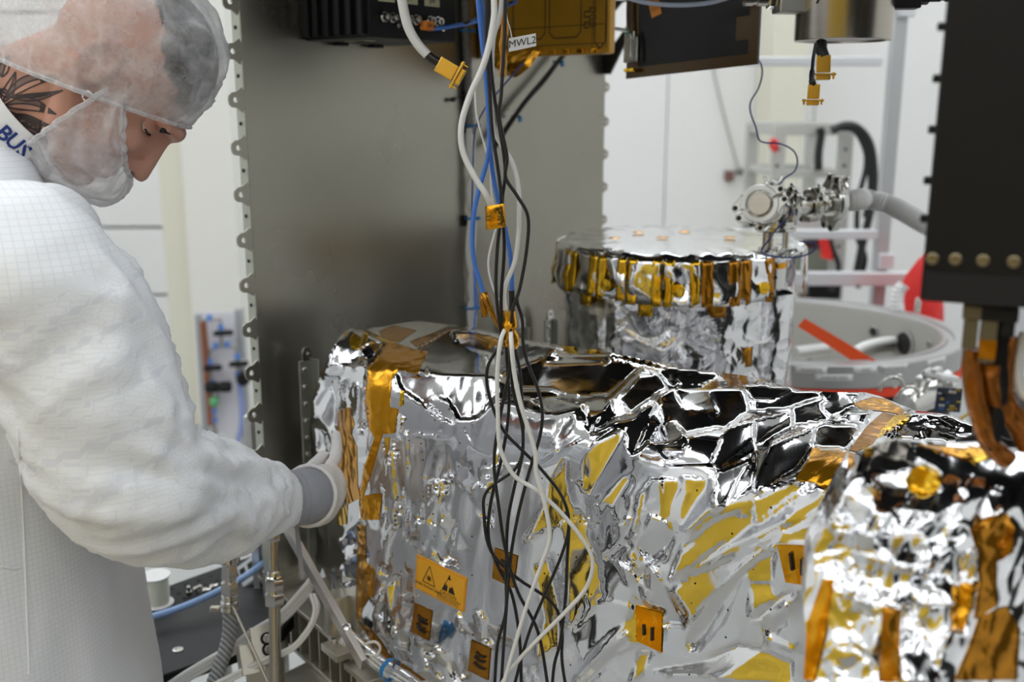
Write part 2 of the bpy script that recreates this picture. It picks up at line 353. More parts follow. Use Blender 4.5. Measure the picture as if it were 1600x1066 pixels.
def sheet(depth, outline, step, off=0.0, thick=0.0, skirt=None):
    """film patch over an outline (photo pixels): triangulated, laid on the relief; skirt(p2,P) -> list of points behind"""
    pg = resample(outline, step); n = len(pg); xs = [p[0] for p in pg]; ys = [p[1] for p in pg]
    pts = [V(p) for p in pg]; arr = np.array(pg)
    y = min(ys)+step*.5; row = 0
    inner = []
    while y < max(ys):
        x = min(xs)+(step*.5 if row % 2 else 0)
        while x < max(xs):
            if inpoly(pg, x, y) and ((arr[:, 0]-x)**2+(arr[:, 1]-y)**2).min() > (step*.45)**2: inner.append(V((x, y)))
            x += step
        y += step*.9; row += 1
    vs, es, fs, ov, oe, of = delaunay_2d_cdt(pts+inner, [(i, (i+1) % n) for i in range(n)], [], 1, 1e-4)
    vs = [V(v) for v in vs]; dd = depth([v.x for v in vs], [v.y for v in vs]) - off
    mb = MB(); P3 = [V((0, 0, CAMZ)) + ray(v.x, v.y)*float(k) for v, k in zip(vs, dd)]
    mb.add(P3, [tuple(f) for f in fs])
    if thick or skirt:
        # boundary edges -> skirt
        cnt = {}
        for f in fs:
            for a, b in zip(f, f[1:]+f[:1]): cnt[(a, b)] = 1
        bd = [e for e in cnt if (e[1], e[0]) not in cnt]
        back = {}
        for a, b in bd:
            for q in (a, b):
                if q not in back:
                    L = skirt(vs[q], P3[q]) if skirt else [P3[q] + ray(vs[q].x, vs[q].y)*thick]
                    back[q] = [q] + [len(mb.v)+i for i in range(len(L))]; mb.v += [tuple(z) for z in L]
            A_, B_ = back[a], back[b]
            for i in range(len(A_)-1): mb.f.append((b if i == 0 else B_[i], a if i == 0 else A_[i], A_[i+1], B_[i+1])); mb.mi.append(mb.cur)
    return mb
POLY_A = '''L 484,705 485,629 502,584 535,519 571,514 575,667 561,860 491,860
W 517,549 550,511 564,525 564,559 543,573 512,570
G 512,573 543,577 568,570 571,605 533,591 502,587
W 502,591 529,594 526,636 522,712 512,670 498,653 488,657 488,629
K 531,594 550,591 547,605 538,636 531,615
W 535,601 545,605 550,650 542,636
D 559,605 568,605 571,657 564,684 557,643
W 491,663 509,677 512,698 509,726 491,705
K 568,518 602,539 575,572 564,552
G 654,542 703,513 772,525 800,591 758,582 668,585
D 710,535 703,514 738,516 776,523 800,535 800,591 762,573 758,552
W 620,581 658,584 758,584 800,594 772,622 745,653 717,657 703,629 668,636 627,608
G 665,636 686,622 703,629 710,663 682,650
W 748,653 772,629 800,608 800,684 772,712 738,698 724,670
D 734,768 748,754 772,775 769,823 748,802
D 751,733 779,726 783,743 758,750
G 627,684 654,677 703,684 703,740 668,754 633,733
W 717,722 734,729 741,754 727,768 717,754
G 668,802 703,795 713,823 738,860 654,860
W 599,684 602,698 604,743 601,802 599,781 597,743
D 606,698 608,712 610,779 608,860 606,839 604,779
W 614,684 618,698 620,761 617,837 614,816 613,761
D 623,636 625,650 627,719 625,802 623,781 622,719
K 633,670 636,684 638,764 636,858 633,837 632,764
W 640,684 645,698 647,761 644,837 640,816 638,761
D 654,698 657,712 658,778 656,858 654,837 653,778
W 665,733 668,747 670,796 667,860 665,839 663,796
D 679,754 682,768 683,806 681,858 679,837 677,806
W 689,719 693,733 695,771 692,823 689,802 687,771
D 703,740 706,754 708,800 705,860 703,839 701,800
W 710,802 713,816 715,831 712,860 710,839 708,831
L 496,816 559,816 559,968 532,957 504,887
D 527,845 546,834 543,863 535,860
W 538,860 551,845 559,847 548,868 540,884
D 532,884 551,905 543,915 532,913
Y 517,889 523,889 526,910 523,934 518,931
K 606,831 615,816 613,852 606,900 602,905 606,866
W 593,887 603,884 601,910 595,931 592,926
Y 611,905 616,910 614,957 610,981 606,947
W 615,905 623,900 622,957 615,999 614,968
K 585,947 595,926 599,947 595,968 585,963
W 595,968 606,989 611,1007 593,989
K 635,887 639,876 641,892 637,902
D 648,816 690,821 706,852 716,887 695,887 679,858 664,860
W 664,831 672,847 679,876 674,873
W 690,816 703,839 711,876 703,868
D 627,931 648,926 643,947 630,942
D 622,984 640,973 637,1010 624,1005
L 674,947 716,952 716,1066 695,1036 674,1005
K 648,994 664,999 679,1031 669,1026 653,1010
K 674,1007 698,1023 721,1066 711,1066 690,1036
W 658,1015 679,1036 690,1066 674,1057
K 742,952 758,968 771,1005 761,1007 750,984
D 711,950 716,952 732,1062 724,1062
G 727,968 740,984 742,999 732,994
W 616,1010 637,1015 653,1047 627,1036
D 637,1052 664,1044 679,1066 648,1066
K 780,549 821,533 876,542 853,565 984,568 1003,574 959,612 954,619 911,622 885,619 857,608 818,609 780,590
G 821,533 876,542 844,558 780,581 780,558
G 853,565 908,552 984,554 984,568
D 984,568 1029,581 1048,605 1026,619 971,657 959,657 957,619 1003,574
K 997,587 1029,584 1045,605 1026,616 984,648 971,625
W 984,555 1041,574 1140,584 1067,589 1054,605 1048,605 1029,581 1000,568
Y 949,550 984,555 1035,568 1051,573 1032,579 1003,571 959,561
Y 1067,588 1134,587 1099,600 1080,603 1061,605
K 1026,619 1048,608 1159,607 1172,641 1134,670 1118,668 1073,679 1057,663 1035,660 1032,635
D 1054,609 1112,612 1124,648 1067,635
W 1163,603 1200,598 1200,625 1175,625
K 1159,607 1175,626 1200,627 1200,640 1172,643
L 780,590 818,609 857,608 885,619 911,622 954,619 959,657 920,679 869,708 844,724 780,724
W 780,593 818,611 857,609 885,619 857,625 825,621 780,625
G 825,621 876,625 911,632 869,648 853,641
W 911,632 869,708 860,699 876,660
W 954,619 959,657 920,679 939,648
D 911,632 916,635 920,676 916,660
W 1026,628 990,711 981,699 978,670 1000,641
L 1026,628 1035,660 1016,689 990,711
G 1035,660 1057,663 1073,683 1048,689 1026,692 1016,689
L 1073,683 1118,670 1134,671 1108,727 1035,727 1067,708
W 1029,702 1067,699 1086,686 1067,711 1041,718
W 1134,671 1200,648 1200,667 1121,730 1108,727
K 1121,730 1200,667 1200,694 1126,740
L 1126,740 1200,694 1200,711 1147,775 1118,804 1108,750
D 1118,740 1185,711 1128,791 1116,794
W 1185,711 1200,708 1200,743 1128,797 1147,762
Y 971,670 955,711 920,781 914,769 911,711 933,689
W 975,670 986,734 923,785 955,711
Y 884,716 887,724 888,750 898,804 917,826 923,860 882,860 876,823 857,826 815,852 847,791 863,750
D 890,750 908,753 920,791 920,823 901,794
W 896,807 901,804 898,836 893,826
Y 933,785 981,743 982,759 955,794
K 930,788 952,785 946,801 936,812
Y 1013,753 1006,801 987,848 986,836 997,775
Y 1038,750 1057,750 1062,766 1040,807 1037,794
Y 1064,746 1099,748 1092,772 1061,829 1062,817 1077,769
W 1104,754 1112,794 1077,832 1064,829 1094,775
Y 1106,753 1115,791 1114,804 1109,781
G 1016,750 1035,750 1035,807 1016,839 1003,807
W 984,743 990,756 971,791 955,807 959,794
D 959,820 984,807 971,860 959,839
Y 1045,910 1068,846 1119,812 1240,763 1240,787 1125,850
K 1079,835 1116,815 1096,829 1056,875
D 1139,815 1197,787 1194,793 1154,812
W 1047,917 1125,852 1240,787 1240,803 1197,823 1111,875
G 1111,875 1197,823 1240,803 1240,815 1168,858 1096,892 1056,915
Y 1050,922 1096,895 1211,846 1208,858 1154,887 1096,950 1076,973 1073,956
K 1211,849 1183,875 1114,961 1082,1016 1076,1004 1079,979 1102,944 1154,887
Y 1211,861 1208,904 1194,938 1174,961 1162,904 1134,938 1085,1026 1083,1016 1114,961 1183,875
G 1162,904 1174,901 1165,961 1194,973 1197,1013 1154,1004 1082,1032 1131,973
W 1022,1050 1096,1036 1154,1007 1197,1016 1154,1042 1111,1059 1039,1056
Y 1197,1016 1240,1036 1240,1066 1154,1066 1111,1060 1154,1042
W 1171,973 1223,930 1240,921 1240,935 1206,956 1191,973
Y 1177,910 1206,910 1211,933 1174,961
K 1203,967 1229,944 1231,973 1211,990
W 1197,979 1229,999 1240,1019 1206,1004
K 964,874 993,901 1010,947 1003,947 978,912
W 993,901 1010,884 1013,921 1010,944
K 1013,881 1039,915 1070,973 1068,981 1036,981 1019,947 1013,904
K 1053,1004 1076,1030 1070,1025
Y 999,945 987,961 953,996 918,1036 895,1066 918,1066 958,1027 993,1007 1030,1013 1033,961
K 981,987 953,1010 912,1050 907,1066 924,1066 958,1027 981,1007
Y 999,1020 1019,1016 1010,1042 993,1066 984,1066
D 941,875 964,841 967,818 981,852 958,875
W 921,820 941,815 941,875 935,866
W 978,843 990,855 990,895 981,869
D 1016,803 1039,815 1056,835 1039,875 1010,881 999,855
W 953,797 981,777 978,826 964,818
Y 886,832 895,818 915,832 935,866 944,933 924,950 918,927 901,973 886,979 886,904
Y 835,881 858,874 875,944 875,1010 843,1030 835,1019 849,967
G 861,829 881,815 885,846 878,921 863,875
Y 817,1042 826,1042 826,1066 820,1066
Y 832,1042 840,1042 840,1066 835,1066
D 1027,996 1039,1013 1045,1025 1036,1013
G 944,935 993,947 953,990 907,1036 895,990
W 1180,601 1240,606 1248,617 1206,627 1180,627
K 1180,630 1204,627 1240,609 1296,614 1280,619 1227,640 1180,643
K 1240,636 1296,620 1280,633 1296,654 1238,667
W 1251,609 1348,613 1335,633 1296,654 1280,633 1296,619
W 1180,654 1230,643 1237,643 1180,698
K 1238,643 1238,667 1180,702 1180,696
W 1238,667 1285,652 1330,643 1338,648 1311,661 1285,659
D 1296,654 1335,643 1364,643 1345,661 1327,661
K 1275,669 1285,661 1343,667 1324,703 1269,698 1259,711
W 1275,667 1269,696 1243,732 1185,769 1180,769 1180,748 1206,696 1238,680
G 1180,711 1206,696 1180,759
K 1272,698 1246,735 1196,768 1240,735 1259,711
G 1185,770 1254,751 1243,759 1180,779
Y 1180,780 1254,754 1246,764 1180,819
W 1180,822 1277,761 1296,764 1267,785 1180,840
K 1180,820 1259,764 1269,761 1180,824
Y 1240,798 1296,772 1290,790 1227,822
W 1222,827 1285,801 1277,822 1233,833
Y 1201,860 1222,833 1277,824 1269,860
W 1424,646 1482,648 1532,669 1537,682 1495,678 1443,664 1406,665
G 1432,651 1469,654 1508,672 1448,661
D 1380,682 1406,665 1443,665 1493,678 1536,683 1521,693 1443,688 1401,685
K 1401,676 1437,669 1443,684 1401,685'''
POLY_B = '''W 1353,727 1416,722 1422,738 1424,764 1437,774 1411,777 1385,772 1361,748
L 1348,703 1401,685 1443,690 1469,722 1416,722 1348,735
D 1416,696 1469,703 1474,727 1443,717
W 1432,711 1464,719 1472,738 1443,724
Y 1419,738 1432,727 1445,727 1472,748 1466,766 1437,772 1419,753
K 1443,730 1464,753 1456,761 1451,748
K 1385,774 1443,776 1477,761 1482,743 1521,743 1508,780 1469,806 1406,798
G 1348,756 1364,759 1369,795 1348,832 1301,806 1322,774
K 1395,801 1469,806 1443,830 1380,832
W 1427,830 1466,803 1464,814 1432,832
W 1469,824 1498,809 1490,832 1443,858
K 1374,835 1443,832 1430,860 1380,860
D 1364,769 1374,769 1395,801 1374,835 1369,795
G 1296,811 1348,832 1374,843 1374,860 1285,860
W 1327,748 1338,738 1353,748 1348,759 1327,780
W 1548,761 1569,764 1556,795 1527,819 1532,790
Y 1532,811 1571,790 1569,801 1521,828
Y 1500,761 1511,761 1511,780 1503,782
Y 1269,873 1285,845 1303,829 1306,839 1295,860
L 1303,816 1369,821 1374,834 1337,831 1306,839
D 1306,829 1343,834 1369,837 1364,868 1327,860 1303,847
L 1261,887 1290,863 1316,863 1337,879 1337,902 1306,887
W 1301,876 1319,863 1332,879 1327,894
G 1327,860 1364,868 1348,900 1337,902
Y 1369,839 1385,900 1369,908 1348,902 1358,876
K 1377,834 1508,842 1442,894 1424,889 1398,892 1385,852
W 1440,866 1448,842 1484,824 1469,858 1432,897 1424,889
W 1340,921 1351,918 1390,918 1411,939 1385,939 1358,929
W 1364,936 1387,942 1387,950 1369,944
K 1337,936 1364,942 1361,968 1337,957
G 1309,905 1337,923 1332,942 1314,955
W 1314,963 1332,973 1361,963 1348,981 1327,984
Y 1259,968 1285,905 1303,905 1306,931 1290,999 1267,1062 1253,1066
Y 1332,981 1364,963 1361,984 1358,1015 1343,1005
W 1361,963 1377,957 1377,999 1364,1023
K 1324,989 1348,1010 1364,1036 1337,1015
Y 1282,1010 1311,999 1309,1034 1290,1031
W 1267,1036 1295,1031 1309,1049 1358,1031 1361,1044 1303,1052 1274,1044
Y 1303,1052 1361,1044 1369,1066 1309,1066
Y 1267,1047 1295,1057 1298,1066 1267,1066
Y 1377,947 1408,952 1403,1066 1374,1066
K 1411,947 1427,947 1469,1066 1408,1066
K 1421,905 1482,894 1495,947 1432,947
W 1484,952 1513,963 1503,989 1490,981
G 1500,868 1532,858 1524,905 1500,910
Y 1498,913 1524,910 1505,989 1495,968
W 1421,1010 1448,973 1442,1007 1432,1034
G 1456,1036 1471,994 1490,984 1463,1047
Y 1521,824 1545,805 1568,800 1558,810 1529,826
Y 1566,873 1561,842 1579,810 1587,824 1584,852'''
OUT_A = [(497, 905), (491, 860), (493, 800), (488, 760), (484, 705), (486, 629), (502, 584), (517, 549), (535, 519), (550, 511), (571, 514), (595, 511), (623, 506), (654, 501), (696, 507), (738, 511), (776, 521), (821, 531), (885, 541), (933, 547), (984, 557), (1035, 568), (1080, 576), (1163, 587), (1200, 596), (1251, 609), (1298, 613), (1351, 613), (1374, 619), (1406, 632), (1432, 642), (1469, 646), (1508, 653), (1532, 669), (1537, 682), (1537, 760), (1537, 1090), (660, 1090), (650, 1066), (600, 1030), (560, 1000), (548, 971), (532, 957), (517, 926), (504, 887)]
FL = V((-.14, 1.35, 0)); ZT = 1.24; ZB = .80
def base_a(PX, PY):
    U = (PX-800)/1600; dy = (533-PY)/1600
    dx, dyy, dz = U, cP+dy*sP, -sP+dy*cP
    def pl(p, n):
        q = dx*n[0]+dyy*n[1]+dz*n[2]; q = np.where(q > -.03, -1e6, q); return np.clip((p[0]*n[0]+p[1]*n[1]+(p[2]-CAMZ)*n[2])/q, .2, 3)
    s2 = .7071
    tt = pl((0, 0, ZT), (0, 0, 1)); nf = (-.638, -.770, 0); f0 = (-.14, 1.35, 0)
    tf = pl((f0[0], f0[1], 0), nf)
    ch = .035; nc = (-.638*s2, -.770*s2, s2); tc = pl((f0[0]+.638*ch*.5, f0[1]+.770*ch*.5, ZT-ch*.5+.004), nc)
    e = FL - BX*.10; nl = (-.638*.92-.770*.39, -.770*.92+.638*.39, 0.0); tl = pl((e.x, e.y, 0), nl)
    k = 70.0; st_ = np.stack([tt, tf, tc, tl]); 
    return np.log(np.exp(k*st_).sum(0))/k
rngA = np.random.RandomState(3)
def fbm(X, Y, sx, sy, seed, oct=4, ridge=False):
    out = np.zeros_like(X); amp = 1
    rs = np.random.RandomState(seed)
    for o in range(oct):
        T = rs.rand(64, 64); x = X/sx*2**o; y = Y/sy*2**o
        i = np.floor(x).astype(int); j = np.floor(y).astype(int); a = x-i; b = y-j; a = a*a*(3-2*a); b = b*b*(3-2*b)
        q = lambda p, r: T[p % 64, r % 64]
        n = (q(i, j)*(1-a)+q(i+1, j)*a)*(1-b)+(q(i, j+1)*(1-a)+q(i+1, j+1)*a)*b
        out += amp*((1-abs(2*n-1)) if ridge else n-.5); amp *= .5
    return out
def extra_a(PX, PY):
    left = 1/(1+np.exp((PX-790)/40)); low = 1/(1+np.exp(-(PY-640)/30))
    pleat = fbm(PX+.12*PY, PY, 38, 260, 5, 2, True)*.0045*left*low
    side = 1/(1+np.exp((PX-600)/14)); cr = fbm(PX+.5*PY, PY-.2*PX, 34, 50, 11, 2, True)*.006*side
    gen = fbm(PX, PY, 70, 70, 8, 2, True)*.0012
    return -(pleat+cr+gen)
FLATS_A = [[(652, 866), (725, 905), (723, 957), (647, 919)], [(648, 943), (675, 955), (669, 1002), (641, 987)], [(773, 856), (808, 870), (802, 919), (769, 904)], [(736, 1001), (766, 1014), (762, 1064), (731, 1048)], [(993, 947), (1034, 958), (1033, 1020), (994, 1001)], [(1214, 852), (1262, 852), (1259, 915), (1227, 910)]]
depthA = film(POLY_A, OUT_A, base_a, 472, 1560, 492, 1100, (STEP/152)**2, extra_a, flats=FLATS_A)
box = thing('silver_blanketed_instrument', 'long instrument box wrapped in crumpled silver film with amber tape', 'spacecraft instrument', FL + V((.2, 0, ZB)))
def skirt_a(v, P):
    topside = v.y < 690 and (v.x > 520)
    if v.y < 700:
        a = P + AX*.015 - UP*.02; return [a, V((a.x+AX.x*.01, a.y+AX.y*.01, ZB+.02))]
    return [P + AX*.03 + BX*.01, P + AX*.25 + BX*.02]
sheet(depthA, OUT_A, 3.7, skirt=skirt_a).build('film_blanket', M['silver'], box, smooth=50)
# ================================================================ spacecraft structure: panel, deck, boxes hung above
PN0 = V((-.432, 1.6, 0))
def pan(px, py, off=0.0): return onplane(px, py, PN0 + BX*off, BX)
def hole_plate(mb, outer, o, x, y, depth, hole, r, n=16):
    """plate with one round hole: outer outline sampled by angle about the hole"""
    hx, hy = hole; pts = []
    for k in range(n):
        a = 2*math.pi*(k+.5)/n; dx, dy = math.cos(a), math.sin(a); best = 1e9
        for i in range(len(outer)):
            x1, y1 = outer[i]; x2, y2 = outer[(i+1) % len(outer)]; ex, ey = x2-x1, y2-y1; den = dx*ey-dy*ex
            if abs(den) < 1e-12: continue
            t = ((x1-hx)*ey-(y1-hy)*ex)/den; u = ((x1-hx)*dy-(y1-hy)*dx)/den
            if t > 0 and -1e-6 <= u <= 1+1e-6: best = min(best, t)
        pts.append((hx+dx*best, hy+dy*best, hx+dx*r, hy+dy*r))
    o = V(o); d = V(depth); vs = []
    for q in pts: vs += [o+x*q[0]+y*q[1], o+x*q[2]+y*q[3], o+x*q[0]+y*q[1]+d, o+x*q[2]+y*q[3]+d]
    fs = []
    for k in range(n):
        a = 4*k; b = 4*((k+1) % n); fs += [(a, b, b+1, a+1), (a+2, a+3, b+3, b+2), (a, a+2, b+2, b), (a+1, b+1, b+3, a+3)]
    return mb.add(vs, fs)
PB, PT = .80, 2.02
panel = thing('equipment_bulkhead', 'tall grey metal equipment panel with rows of holed edge tabs', 'panel', V((PN0.x, PN0.y, PB)))
# left edge a little inside the tab row
eL0 = pan(378, 80); eL1 = pan(409, 581); eR = pan(943.5, 240)
tL = (eL0-PN0).dot(AX); tR = (eR-PN0).dot(AX); tS = (pan(733, 300)-PN0).dot(AX)
for a, b_ in ((tL, tS-.0015), (tS+.0015, tR)):
    MB().box(PN0 + AX*((a+b_)/2) + UP*((PB+PT)/2) - BX*.002, (b_-a, .004, PT-PB), (AX, BX, UP)).build('sheet', M['panel'], panel, bevel=.0006)
M['flange'] = mat('chromated_flange', (.47, .48, .41), .4, .8)
MB().box(PN0 + AX*(tL+.001) + UP*((PB+PT)/2) - BX*.012, (.002, .020, PT-PB), (AX, BX, UP)).build('edge_flange', M['flange'], panel)
TAB = [(0, -.021), (-.006, -.018), (-.012, -.0125), (-.022, -.0115), (-.0265, -.009), (-.0285, -.004), (-.0285, .004), (-.0265, .009), (-.022, .0115), (-.012, .0125), (-.006, .018), (0, .021)]
for i, py in enumerate((2, 80, 156, 231, 304, 375, 445, 514, 581, 646, 711)):
    px = 359 + (py-2)*.0748; c = pan(px, py); z = c.z
    b = MB(); hole_plate(b, TAB, PN0 + AX*tL + UP*z, AX, UP, -BX*.003, (-.0165, 0), .0042); b.build('tab', M['panel'], panel, smooth=30)
    if i: 
        zm = (z+zp)/2; hexa(MB(), PN0 + AX*(tL-.0005) - BX*.013 + UP*zm, -AX, .0032, .0008).build('rivet', M['ink'], panel)
    zp = z
TABR = [(-x, y) for x, y in TAB][::-1]
for py in (82, 136, 190, 241, 292, 343):
    z = pan(946, py).z
    b = MB(); hole_plate(b, [(x*.62, y*.75) for x, y in TABR], PN0 + AX*tR + UP*z, AX, UP, -BX*.003, (.009, 0), .0036); b.build('tab', M['panel'], panel, smooth=30)
# upper deck above the frame, carrying everything that hangs down
dk = thing('upper_deck', 'dark equipment deck above the panel, reflected in the film tops', 'deck', (.2, 1.75, 2.02))
MB().box((.30, 1.62, 2.045), (1.35, .95, .04), (AX*-1+BX*0, BX, UP)).build('deck_plate', M['black_matt'], dk, bevel=.004)
# dark finned electronics box on the panel
A0 = pan(473, 60); B0 = pan(613, 76); zb = (A0.z+B0.z)/2; wA = (B0-A0).dot(AX); c0 = V((A0.x, A0.y, 0)); LB = .155
eb = thing('electronics_box', 'black finned electronics box bolted high on the grey panel', 'electronics box', V((A0.x, A0.y, zb)))
MB().box(c0 + AX*(wA/2) + BX*(LB/2+.001) + UP*(zb+.13), (wA-.006, LB-.002, .26), (AX, BX, UP)).build('housing', M['black'], eb, bevel=.002)
for k in range(6):
    MB().box(c0 - AX*.001 + BX*(.012+k*.026) + UP*(zb+.13), (.010, .011 if k else .018, .25), (AX, BX, UP)).build('fin', M['black'], eb, bevel=.0012)
for t in (.35, .75): MB().box(c0 + AX*(wA*t) + BX*.012 + UP*(zb-.002), (.022, .016, .006), (AX, BX, UP)).build('foot', M['black'], eb, bevel=.001)
lc = c0 + AX*.055 + BX*.075 + UP*(zb-.0008)
lb = MB().box(lc, (.022, .05, .0006), (AX, BX, UP)).build('label_plate', mat('pale_green_label', (.68, .70, .45), .5), eb)
b = MB()
for k in range(4): b.box(lc + AX*(-.007+.0045*k) - UP*.0005, (.0012, .036-.006*(k % 2), .0003), (AX, BX, UP))
b.build('label_print', M['ink'], lb)['kind'] = 'stuff'
# connectors and labels on the face towards the camera
fc = c0 + BX*(LB+.0005)
for k, t in enumerate((.035, .085, .135)):
    o = fc + AX*t + UP*(zb+.030)
    MB().box(fc + AX*(t+.004) + UP*(zb+.062), (.034, .001, .017), (AX, BX, UP)).build('name_label', mat('yellow_label', (.62, .60, .40), .5), eb)
    b = MB(); b.text(('J04', 'J07', 'J08')[k], fc + AX*(t+.004) + BX*.0008 + UP*(zb+.062), AX, UP, .010).build('label_text', M['ink'], eb)
    for dx in (-.006, .012):
        s = MB(); s.lathe([(.0085, 0), (.0085, .006), (.0065, .006), (.0065, .013), (.004, .013), (.004, .007)], o + AX*dx, BX, 12).build('socket', M['steel'], eb)
    capscrew('screw', o + AX*.026 - UP*.010, BX, .004, eb)
jt = thing('orange_connector_tag', 'small orange connector tag reading J06 on the black box', 'tag', fc + AX*.115 + BX*.012 + UP*(zb+.022))
MB().box(jt.location, (.020, .012, .014), (AX, BX, UP)).build('tag_body', mat('orange_label', (.86, .27, .03), .5), jt, bevel=.001)
MB().text('J06', jt.location + BX*.0064, AX, UP, .008).build('tag_text', M['ink'], jt)
for k in range(3):
    p0 = jt.location + AX*(.014+.012*k) + UP*(-.004+.002*k)
    t = tag(MB().tube(spline([p0 - BX*.011, p0 + BX*.012, p0 + BX*.022 + AX*.03 + UP*.006, p0 + BX*.02 + AX*.09 + UP*(.018+.004*k), p0+AX*.16+UP*.05+BX*.02]), .0032, 8).build('connector_lead', M['blue_cable' if k != 1 else 'rubber'], smooth=60), ('short blue lead plugged in beside the orange J06 tag', 'black lead plugged into the black box between two blue ones', 'blue lead plugged in at the end of the black box')[k], 'cable')
# amber film covered avionics box (circuit outlines on its side)
G0 = V((-.067, 2.04, 0)); gz = 1.69; GL = .302; gb = thing('amber_film_box', 'avionics box covered in amber film with drawn circuit outlines', 'electronics box', G0 + UP*gz)
nA = -AX
M['amber_sheet'] = mat('amber_sheet', (.56, .30, .03), .28, .35, noise_amt=.18, nscale=16, bump=.12, bscale=18, bdist=.004)
MB().box(G0 + BX*(GL/2+.002) + AX*.011 + UP*(gz+.15), (.022, GL, .30), (AX, BX, UP)).build('film_cover', M['amber_sheet'], gb, bevel=.004)
b = MB()
def seg(a, c, wd=.0011):
    p = G0 + BX*a[0] + UP*(gz+a[1]) + nA*.0004; q = G0 + BX*c[0] + UP*(gz+c[1]) + nA*.0004; d = (q-p); sd = d.normalized().cross(nA)*wd
    b.add([p-sd, q-sd, q+sd, p+sd], [(0, 1, 2, 3)])
def rrect(x0, z0, x1, z1, c=.01):
    P_ = [(x0+c, z0), (x1-c, z0), (x1, z0+c), (x1, z1), (x0, z1), (x0, z0+c)]
    for i in range(6): seg(P_[i], P_[(i+1) % 6])
rrect(.09, .03, .165, .11); rrect(.175, .03, .245, .12); rrect(.275, .01, .298, .2)
for zz in (.018, .05): seg((.05, zz), (.295, zz), .0007)
for x in (.06, .27, .3): seg((x, .01), (x, .2), .0007)
for i in range(4): seg((.252, .045+.009*i), (.252+.012, .045+.009*i)); seg((.252+.012*(i % 2), .045+.009*i), (.252+.012*(i % 2), .054+.009*i))
for k in range(3):
    for i in range(8):
        a = math.pi/4*i; seg((.27+.007*math.cos(a), .05+.012*k+.004*math.sin(a)), (.27+.007*math.cos(a+.8), .05+.012*k+.004*math.sin(a+.8)), .0008)
b.build('circuit_outline', M['ink'], gb)
for k in range(9):
    MB().box(G0 + BX*(.03+.031*k) + nA*.003 + UP*(gz+.006), (.006, .014, .008), (AX, BX, UP)).build('edge_clip', M['kapton'], gb, bevel=.001)
cr = MB(); rs = random.Random(4); pts = []
for j in range(5):
    for i in range(7):
        a = i/6; pts.append(G0 + BX*(.035+.125*a) + nA*(.002+.012*rs.random()+.006*j*(j < 4)) + UP*(gz+.012-.011*j*(math.sin(math.pi*a)**.7+.12)))
cr.add(pts, [(j*7+i, j*7+i+1, j*7+i+8, j*7+i+7) for j in range(4) for i in range(6)]); cr.build('loose_film', M['kapton'], gb, smooth=20)
# black gusset bracket beside it
g0 = pan(941, 60) + BX*.03; bo = V((g0.x, g0.y, 0)); bk = thing('gusset_bracket', 'black triangular gusset bracket hanging at the panel edge', 'bracket', bo + UP*1.66)
q = lambda px, py: (lambda w_: ((w_-bo).dot(BX), w_.z))(onplane(px, py, bo, AX))
M['gusset'] = mat('dark_grey_paint', (.022, .022, .022), .5)
for nm, pl_ in (('web_post', [(941, 0), (959, 0), (957, 72), (952, 116), (941, 116)]), ('brace', [(952, 116), (941, 116), (942, 92), (979, 40), (981, 56)]), ('top_arm', [(956, 0), (981, 0), (981, 1), (970, 4), (958, 18)])):
    MB().prism([q(*p) for p in pl_], bo, BX, UP, AX*.008).build(nm, M['gusset'], bk, smooth=0, bevel=.001)
MB().tube(cable([(948, 47), (960, 45), (970, 46), (980, 49)], 1.93, 0)[0], .0032, 8).build('tube', M['alu_light'], bk)
# tilted black panel with amber taped border
T0 = V((.189, 1.75, 0)); TL = .235; tz = 1.645
bp = thing('taped_black_panel', 'hanging black panel with dark amber taped border', 'panel', T0 + UP*tz)
M['gloss_black'] = mat('glossy_black', (.011, .011, .012), .25, spec=.25)
tu = (BX + UP*.075).normalized()
def tp(a, h, o=0.0): return T0 + tu*a + UP*(tz+h) - AX*o
MB().box(tp(TL/2, .18, -.004), (.008, TL, .36), (AX, tu, UP)).build('board', M['gloss_black'], bp, bevel=.001)
M['amber_clear'] = mat('dark_amber_border', (.065, .032, .003), .2, .3, bump=.1, bscale=40)
MB().box(tp(TL/2, .008, .0004), (.0008, TL, .017), (AX, tu, UP)).build('border_tape', M['amber_clear'], bp)
MB().box(tp(TL-.007, .18, .0006), (.0008, .016, .36), (AX, tu, UP)).build('border_tape', M['amber_clear'], bp)
for zz in (.055, .115): MB().box(tp(TL-.022, zz, .0009), (.0008, .03, .035), (AX, tu, UP)).build('border_tape', M['amber_clear'], bp)
MB().box(tp(.012, .16, .0008), (.0008, .022, .30), (AX, tu, UP)).build('border_tape', M['amber_clear'], bp)
sx = (tu*.96+UP*.27).normalized(); sy = (UP*.96-tu*.27).normalized()
sk = MB().box(tp(.05, .115, .0012), (.0008, .019, .046), (AX, sx, sy)).build('orange_sticker', mat('orange_sticker', (.83, .30, .04), .5), bp)
tag(sk, 'orange handwritten sticker')
b = MB(); rs = random.Random(9)
for k in range(5):
    pts = [tp(.05, .115, .0022)+sx*(-.006+.003*k+.0008*rs.uniform(-1, 1))+sy*(-.014+.004*i+.001*rs.uniform(-1, 1)) + sx*(.0012*(i % 2)) for i in range(7)]; b.tube(pts, .0004, 4)
b.build('scribble', M['ink'], sk)
